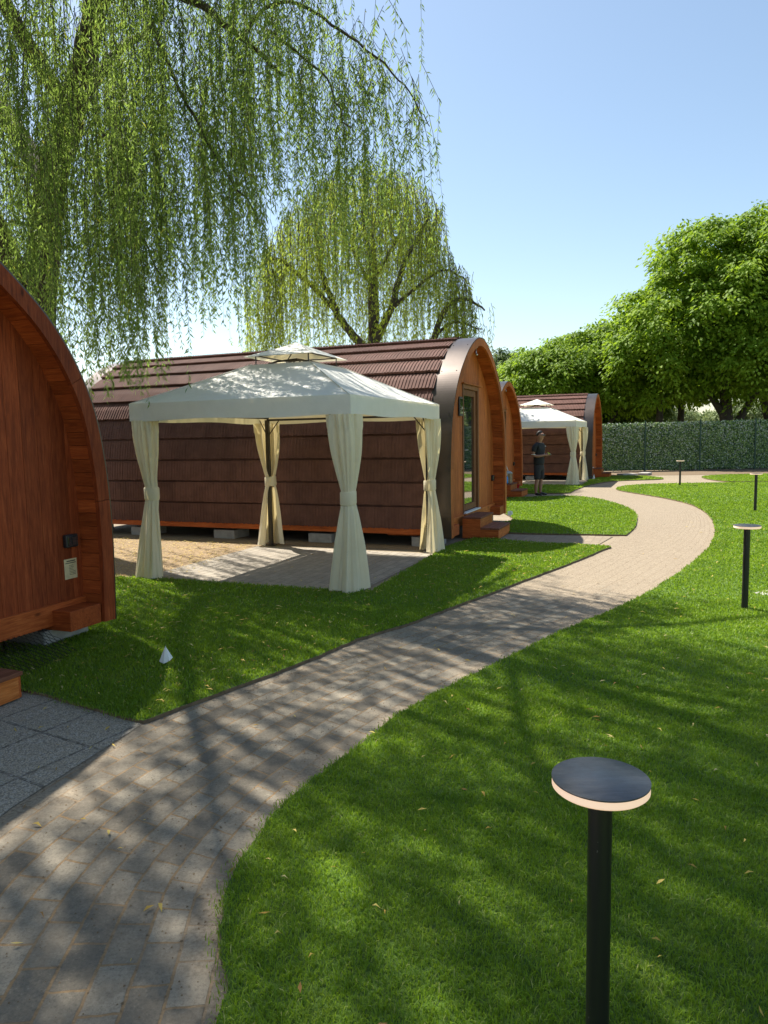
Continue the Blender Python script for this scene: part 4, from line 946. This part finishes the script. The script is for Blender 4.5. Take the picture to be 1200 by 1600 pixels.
# ------------------------------------------------------------------ leafy fence
def fence():
    root = empty('leafy_fence', (9.3, 32.3, 0)); L = 17.0; g = np.random.default_rng(11)
    M['fencegreen'] = simple('green_fence_paint', (.02, .06, .035), .5)
    h = lambda x: 2.12+.008*x
    mb = MB()
    for x in np.arange(0, L, .10): mb.tube([(x, 0, .04), (x, 0, h(x))], .004, 4, False)
    for z in np.arange(.1, 2.1, .2): mb.tube([(0, -.006, z), (L, -.006, z)], .004, 4, False)
    mb.build('mesh_panel', M['fencegreen'], root)
    for x in np.arange(-.1, L, 2.45):
        mb = MB(); mb.box(x-.03, x+.03, -.07, -.01, 0, h(x)+.10); mb.build('post', M['fencegreen'], root)
    mb = MB(); mb.add([(0, .05, .03), (L, .05, .03), (L, .05, h(L)-.06), (0, .05, h(0)-.06)], [(0, 1, 2, 3)]); mb.add([(0, .055, .03), (L, .055, .03), (L, .055, h(L)-.06), (0, .055, h(0)-.06)], [(3, 2, 1, 0)])
    mb.build('screen_net', simple('dark_green_net', (.012, .028, .016), .9), root)
    n = 60000; x = g.uniform(0, L, n); z = g.uniform(.03, 1, n)*(h(x)+g.normal(0, .02, n)); y = g.uniform(-.05, .045, n)
    nr = unit(np.stack([g.normal(0, .5, n), np.full(n, -1.), g.normal(.35, .5, n)], 1)); d = unit(np.cross(nr, rnd_unit(n, g))); s = np.cross(nr, d)
    t = g.random(n)*.88; top = (z/h(x)); t = np.where(g.random(n) < .12+.22*np.clip((top-.55)*2, 0, 1), .95, t)  # pale flecks are painted highlights, denser towards the top
    ln = g.uniform(.05, .085, n)
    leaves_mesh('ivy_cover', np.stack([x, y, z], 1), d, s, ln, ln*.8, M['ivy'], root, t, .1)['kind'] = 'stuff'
    tag(root, 'long green mesh fence covered with artificial ivy leaves, at the end of the lawn', 'fence')
fence()

# ------------------------------------------------------------------ small things
def flag(loc, lab, h=.14, folded=True, rz=0):
    root = empty('marker_flag', loc, rz, label=lab, cat='marker flag', group='white marker flags in the grass')
    mb = MB(); mb.tube([(0, 0, 0), (.004, 0, h+.01)], .0018, 6); mb.build('stake', M['steel'], root)
    mb = MB()
    if folded: mb.add([(0, 0, h), (-.055, .01, .025), (-.015, -.02, .015), (.03, -.012, .035), (.045, .02, .05), (.01, .025, .03)], [(0, 1, 2), (0, 2, 3), (0, 3, 4), (0, 4, 5), (0, 5, 1)])
    else: mb.add([(0, 0, h), (-.06, 0, h*.95), (-.055, .012, h*.5), (0, .01, h*.38), (.05, -.01, h*.55), (.055, 0, h*.9)], [(0, 1, 2, 3), (0, 3, 4, 5)])
    mb.build('cloth', M['white'], root); return root
flag((-1.64, 5.24, .03), 'small white triangular flag in the shaded grass beside the left cabin', .145)
flag((2.51, 14.3, .03), 'white marker flag on a short stake in sunny grass beyond the large cabin steps', .17, False, .4)
flag((7.75, 26.6, .03), 'tiny white flag at the foot of the farthest cabin beside the far gazebo', .20)
mb = MB(); mb.box(-.21, .21, -.17, .17, -.01, .034); o = mb.build('concrete_cover', M['concrete'], bevel=.006); o.location = (4.04, 7.25, 0); o.rotation_euler.z = .5
tag(o, 'square concrete cover set in the lawn at the right edge beside the second bollard light', 'cover')
for i, (x, y, a, lab) in enumerate([(9.75, 28.9, .3, 'pale stone slab lying on the soil right of the farthest cabin steps'), (10.6, 29.3, 1.0, 'grey stone slab lying nearest the fence corner, rightmost of the loose slabs')]):
    mb = MB(); mb.box(-.35, .35, -.2, .2, 0, .09); o = mb.build('stone_slab', M['concrete'], bevel=.015); o.location = (x, y, .01); o.rotation_euler.z = a
    tag(o, lab, 'slab', 'loose slabs by the farthest cabin')
# cleaning things on cabin 3 steps
def p3(x, y): p = np.array(podloc(3))+U*x+W_*y; return (p[0], p[1])
def thing(name, loc, lab, cat): return empty(name, loc, RZ, label=lab, cat=cat)
r = thing('spray_bottle', (*p3(-.48, -.02), .365), 'blue spray bottle on the top step of the half-hidden cabin', 'bottle')
mb = MB(); mb.lathe([(.045, 0), (.048, .02), (.048, .15), (.03, .19), (.014, .21)], 16); mb.build('body', simple('blue_plastic', (.03, .30, .75), .25), r, True)
mb = MB(); mb.lathe([(.016, .211), (.016, .24)], 12); mb.box(-.02, .05, -.012, .012, .24, .27); mb.box(.03, .04, -.008, .008, .19, .24); mb.build('spray_head', M['white'], r)
r = thing('spray_bottle', (*p3(-.62, .04), .365), 'pale white bottle behind the blue spray bottle', 'bottle')
mb = MB(); mb.lathe([(.04, 0), (.042, .02), (.042, .17), (.02, .21)], 16); mb.build('body', M['white'], r, True); mb = MB(); mb.lathe([(.018, .211), (.018, .25)], 12); mb.build('cap', M['darkmetal'], r)
r = thing('cleaning_box', (*p3(-.18, .02), .365), 'beige box with grey cloth on top, right of the blue spray bottle', 'box')
mb = MB(); mb.box(-.15, .15, -.11, .11, 0, .25); mb.build('box_body', simple('cardboard', (.36, .26, .14), .8), r, bevel=.006)
mb = MB(); mb.lathe([(.10, .252), (.15, .26), (.13, .30), (.07, .325), (.01, .33)], 12); mb.build('cloth', simple('grey_cloth', (.42, .44, .46), .9), r, True)
r = thing('bucket', (*p3(.22, -.12), .03), 'red bucket on the ground beside the steps of the half-hidden cabin', 'bucket')
mb = MB(); mb.lathe([(.09, 0), (.095, .01), (.13, .25), (.138, .255), (.138, .265), (.125, .265), (.085, .02)], 20); mb.build('pail', simple('red_plastic', (.42, .015, .015), .35), r, True)
mb = MB(); mb.tube([(-.13, 0, .25), (-.1, .05, .31), (0, .07, .34), (.1, .05, .31), (.13, 0, .25)], .004, 6); mb.build('handle', M['steel'], r)
r = thing('mop', (*p3(.22, -.08), .05), 'pale-handled mop leaning on the half-hidden cabin, standing in the red bucket', 'mop')
mb = MB(); mb.tube([(0, 0, .1), (-.25, .28, 1.15)], .013, 8); mb.build('handle', M['white'], r)
mb = MB(); mb.tube([(-.22, .25, 1.05), (-.262, .294, 1.2)], .016, 8); mb.build('grip', M['plastic'], r)
mb = MB(); mb.lathe([(.02, .13), (.06, .06), (.07, .0)], 10); mb.build('mop_head', simple('mop_strings', (.4, .4, .42), .9), r)

# ------------------------------------------------------------------ person
def skin(name, verts, edges, mat, parent, sub=2, root_i=0):
    me = bpy.data.meshes.new(name); me.from_pydata([v[:3] for v in verts], edges, []); me.materials.append(mat)
    o = bpy.data.objects.new(name, me); COL.objects.link(o); o.parent = parent
    m = o.modifiers.new('skin', 'SKIN'); m.use_smooth_shade = True
    for i, v in enumerate(verts):
        sv = me.skin_vertices[0].data[i]; sv.radius = (v[3], v[4] if len(v) > 4 else v[3]); sv.use_root = (i == root_i)
    s = o.modifiers.new('sub', 'SUBSURF'); s.levels = sub; s.render_levels = sub; return o
def person():
    root = empty('person', (4.28, 19.9, .03), R(48))
    sk = simple('skin', (.30, .155, .10), .5, .06); blk = simple('black_cotton', (.012, .013, .016), .85, .3, 20, .2); dk = simple('dark_shorts', (.022, .022, .026), .85, .3, 20, .2)
    # local: faces -y, x to his left(+)
    V = [(0, 0, .93, .10, .08), (0, .0, 1.12, .10, .08), (0, -.005, 1.32, .12, .08), (0, .0, 1.43, .07, .06), (0, -.015, 1.49, .06, .06), (0, -.045, 1.56, .085, .085), (0, -.055, 1.65, .10, .115), (0, -.045, 1.72, .085, .095)]
    E = [(i, i+1) for i in range(7)]
    def chain(start, pts):
        k = start
        for p in pts: V.append(p); E.append((k, len(V)-1)); k = len(V)-1
        return k
    hands = []
    for s in (-1, 1):
        w_ = chain(2, [(s*.155, .0, 1.385, .065), (s*.20, .01, 1.36, .056), (s*.235, .03, 1.22, .048), (s*.245, .03, 1.10, .042), (s*.19, -.10, 1.085, .040), (s*.105, -.235, 1.11, .027), (s*.075, -.275, 1.115, .028, .018)])
        h = w_
        hx, hy, hz = s*.075, -.275, 1.115
        for j in range(4): chain(h, [(hx-s*(.012+.004*j), hy-.035+.012*j, hz+.024-.014*j, .009), (hx-s*(.045), hy-.055+.014*j, hz+.020-.014*j, .0085), (hx-s*(.066-.004*j), hy-.048+.014*j, hz+.012-.012*j, .007)])
        chain(h, [(hx-s*.008, hy+.004, hz+.034, .010), (hx-s*.034, hy-.012, hz+.046, .008)])
        chain(0, [(s*.08, 0, .84, .07), (s*.10, -.01, .66, .075), (s*.105, -.01, .47, .055), (s*.11, .0, .40, .052), (s*.115, .015, .27, .056), (s*.12, .02, .09, .036), (s*.125, .0, .055, .036), (s*.13, -.09, .035, .032), (s*.135, -.15, .03, .024)])
    body = skin('body', V, E, sk, root, 2)
    # polo shirt
    Vs = [(0, 0, .82, .19, .15), (0, 0, .90, .19, .15), (0, 0, 1.05, .18, .145), (0, -.005, 1.2, .185, .14), (0, -.005, 1.32, .19, .13), (0, 0, 1.42, .12, .095), (0, -.01, 1.465, .064, .062)]; Es = [(i, i+1) for i in range(6)]
    for s in (-1, 1):
        k = len(Vs); Vs += [(s*.16, 0, 1.385, .078), (s*.212, .012, 1.34, .075), (s*.24, .028, 1.19, .070)]; Es += [(4, k), (k, k+1), (k+1, k+2)]
    skin('polo_shirt', Vs, Es, blk, root)
    for s in (-1, 1):
        mbx = MB(); mbx.tube([(s*.242, .03, 1.135), (s*.243, .03, 1.125)], .062, 16); mbx.build('sleeve_trim', M['white'], root)
    mbx = MB(); mbx.box(.07, .11, -.150, -.143, 1.345, 1.36); mbx.build('chest_mark', M['white'], root)
    Vt = [(0, 0, .97, .140, .11), (0, 0, .84, .150, .12)]; Et = [(0, 1)]
    for s in (-1, 1):
        k = len(Vt); Vt += [(s*.09, -.005, .76, .112), (s*.10, -.01, .62, .10), (s*.105, -.01, .46, .096), (s*.105, -.01, .445, .09)]; Et += [(1, k), (k, k+1), (k+1, k+2), (k+2, k+3)]
    skin('shorts', Vt, Et, dk, root, 1)
    for s in (-1, 1):
        skin('shoe', [(s*.12, .045, .05, .042, .045), (s*.125, -.02, .048, .045), (s*.13, -.10, .036, .044, .034), (s*.137, -.175, .03, .036, .026)], [(0, 1), (1, 2), (2, 3)], M['plastic'], root, 2)
    skin('hair', [(0, .02, 1.61, .08, .06), (0, .0, 1.68, .105, .085), (0, -.035, 1.735, .10, .07), (0, -.09, 1.735, .075, .04)], [(0, 1), (1, 2), (2, 3)], simple('dark_hair', (.015, .013, .012), .7), root, 2)
    mb = MB()
    for s in (-1, 1):
        mb.lathe([(.004, 0)], 3) if 0 else None
        mb.box(s*.036-.028, s*.036+.028, -.162, -.150, 1.636, 1.668); mb.tube([(s*.064, -.15, 1.66), (s*.084, -.05, 1.665)], .004, 6)
    mb.box(-.012, .012, -.160, -.154, 1.656, 1.664); mb.build('sunglasses', M['plastic'], root, bevel=.004)
    skin('nose', [(0, -.145, 1.648, .010), (0, -.160, 1.622, .013), (0, -.150, 1.612, .012)], [(0, 1), (1, 2)], sk, root, 1)
    mb = MB(); mb.tube([(-.022, -.136, 1.588), (0, -.141, 1.590), (.022, -.136, 1.588)], .005, 6); mb.build('mouth', simple('lips', (.22, .07, .06), .5), root, True)
    for s in (-1, 1):
        mb = MB(); mb.lathe([(.003, -.03), (.014, -.018), (.016, 0), (.012, .02), (.003, .03)], 8); o = mb.build('ear', sk, root, True); o.location = (s*.083, -.045, 1.64); o.scale = (.5, 1, 1)
    tag(root, 'man in black polo shirt and dark shorts looking at his hands near far gazebo', 'person')
    r = empty('mobile_phone', tuple(Vector((4.28, 19.9, .03))+Matrix.Rotation(R(48), 3, 'Z') @ Vector((0, -.315, 1.145))), R(48), label='small phone held in both hands of the standing man', cat='phone')
    mb = MB(); mb.box(-.035, .035, -.06, .06, -.004, .004); o = mb.build('case', M['plastic'], r, bevel=.003); o.rotation_euler.x = R(35)
    mb = MB(); mb.box(-.032, .032, -.056, .056, .0045, .0055); o = mb.build('screen', M['glass'], r); o.rotation_euler.x = R(35)
person()
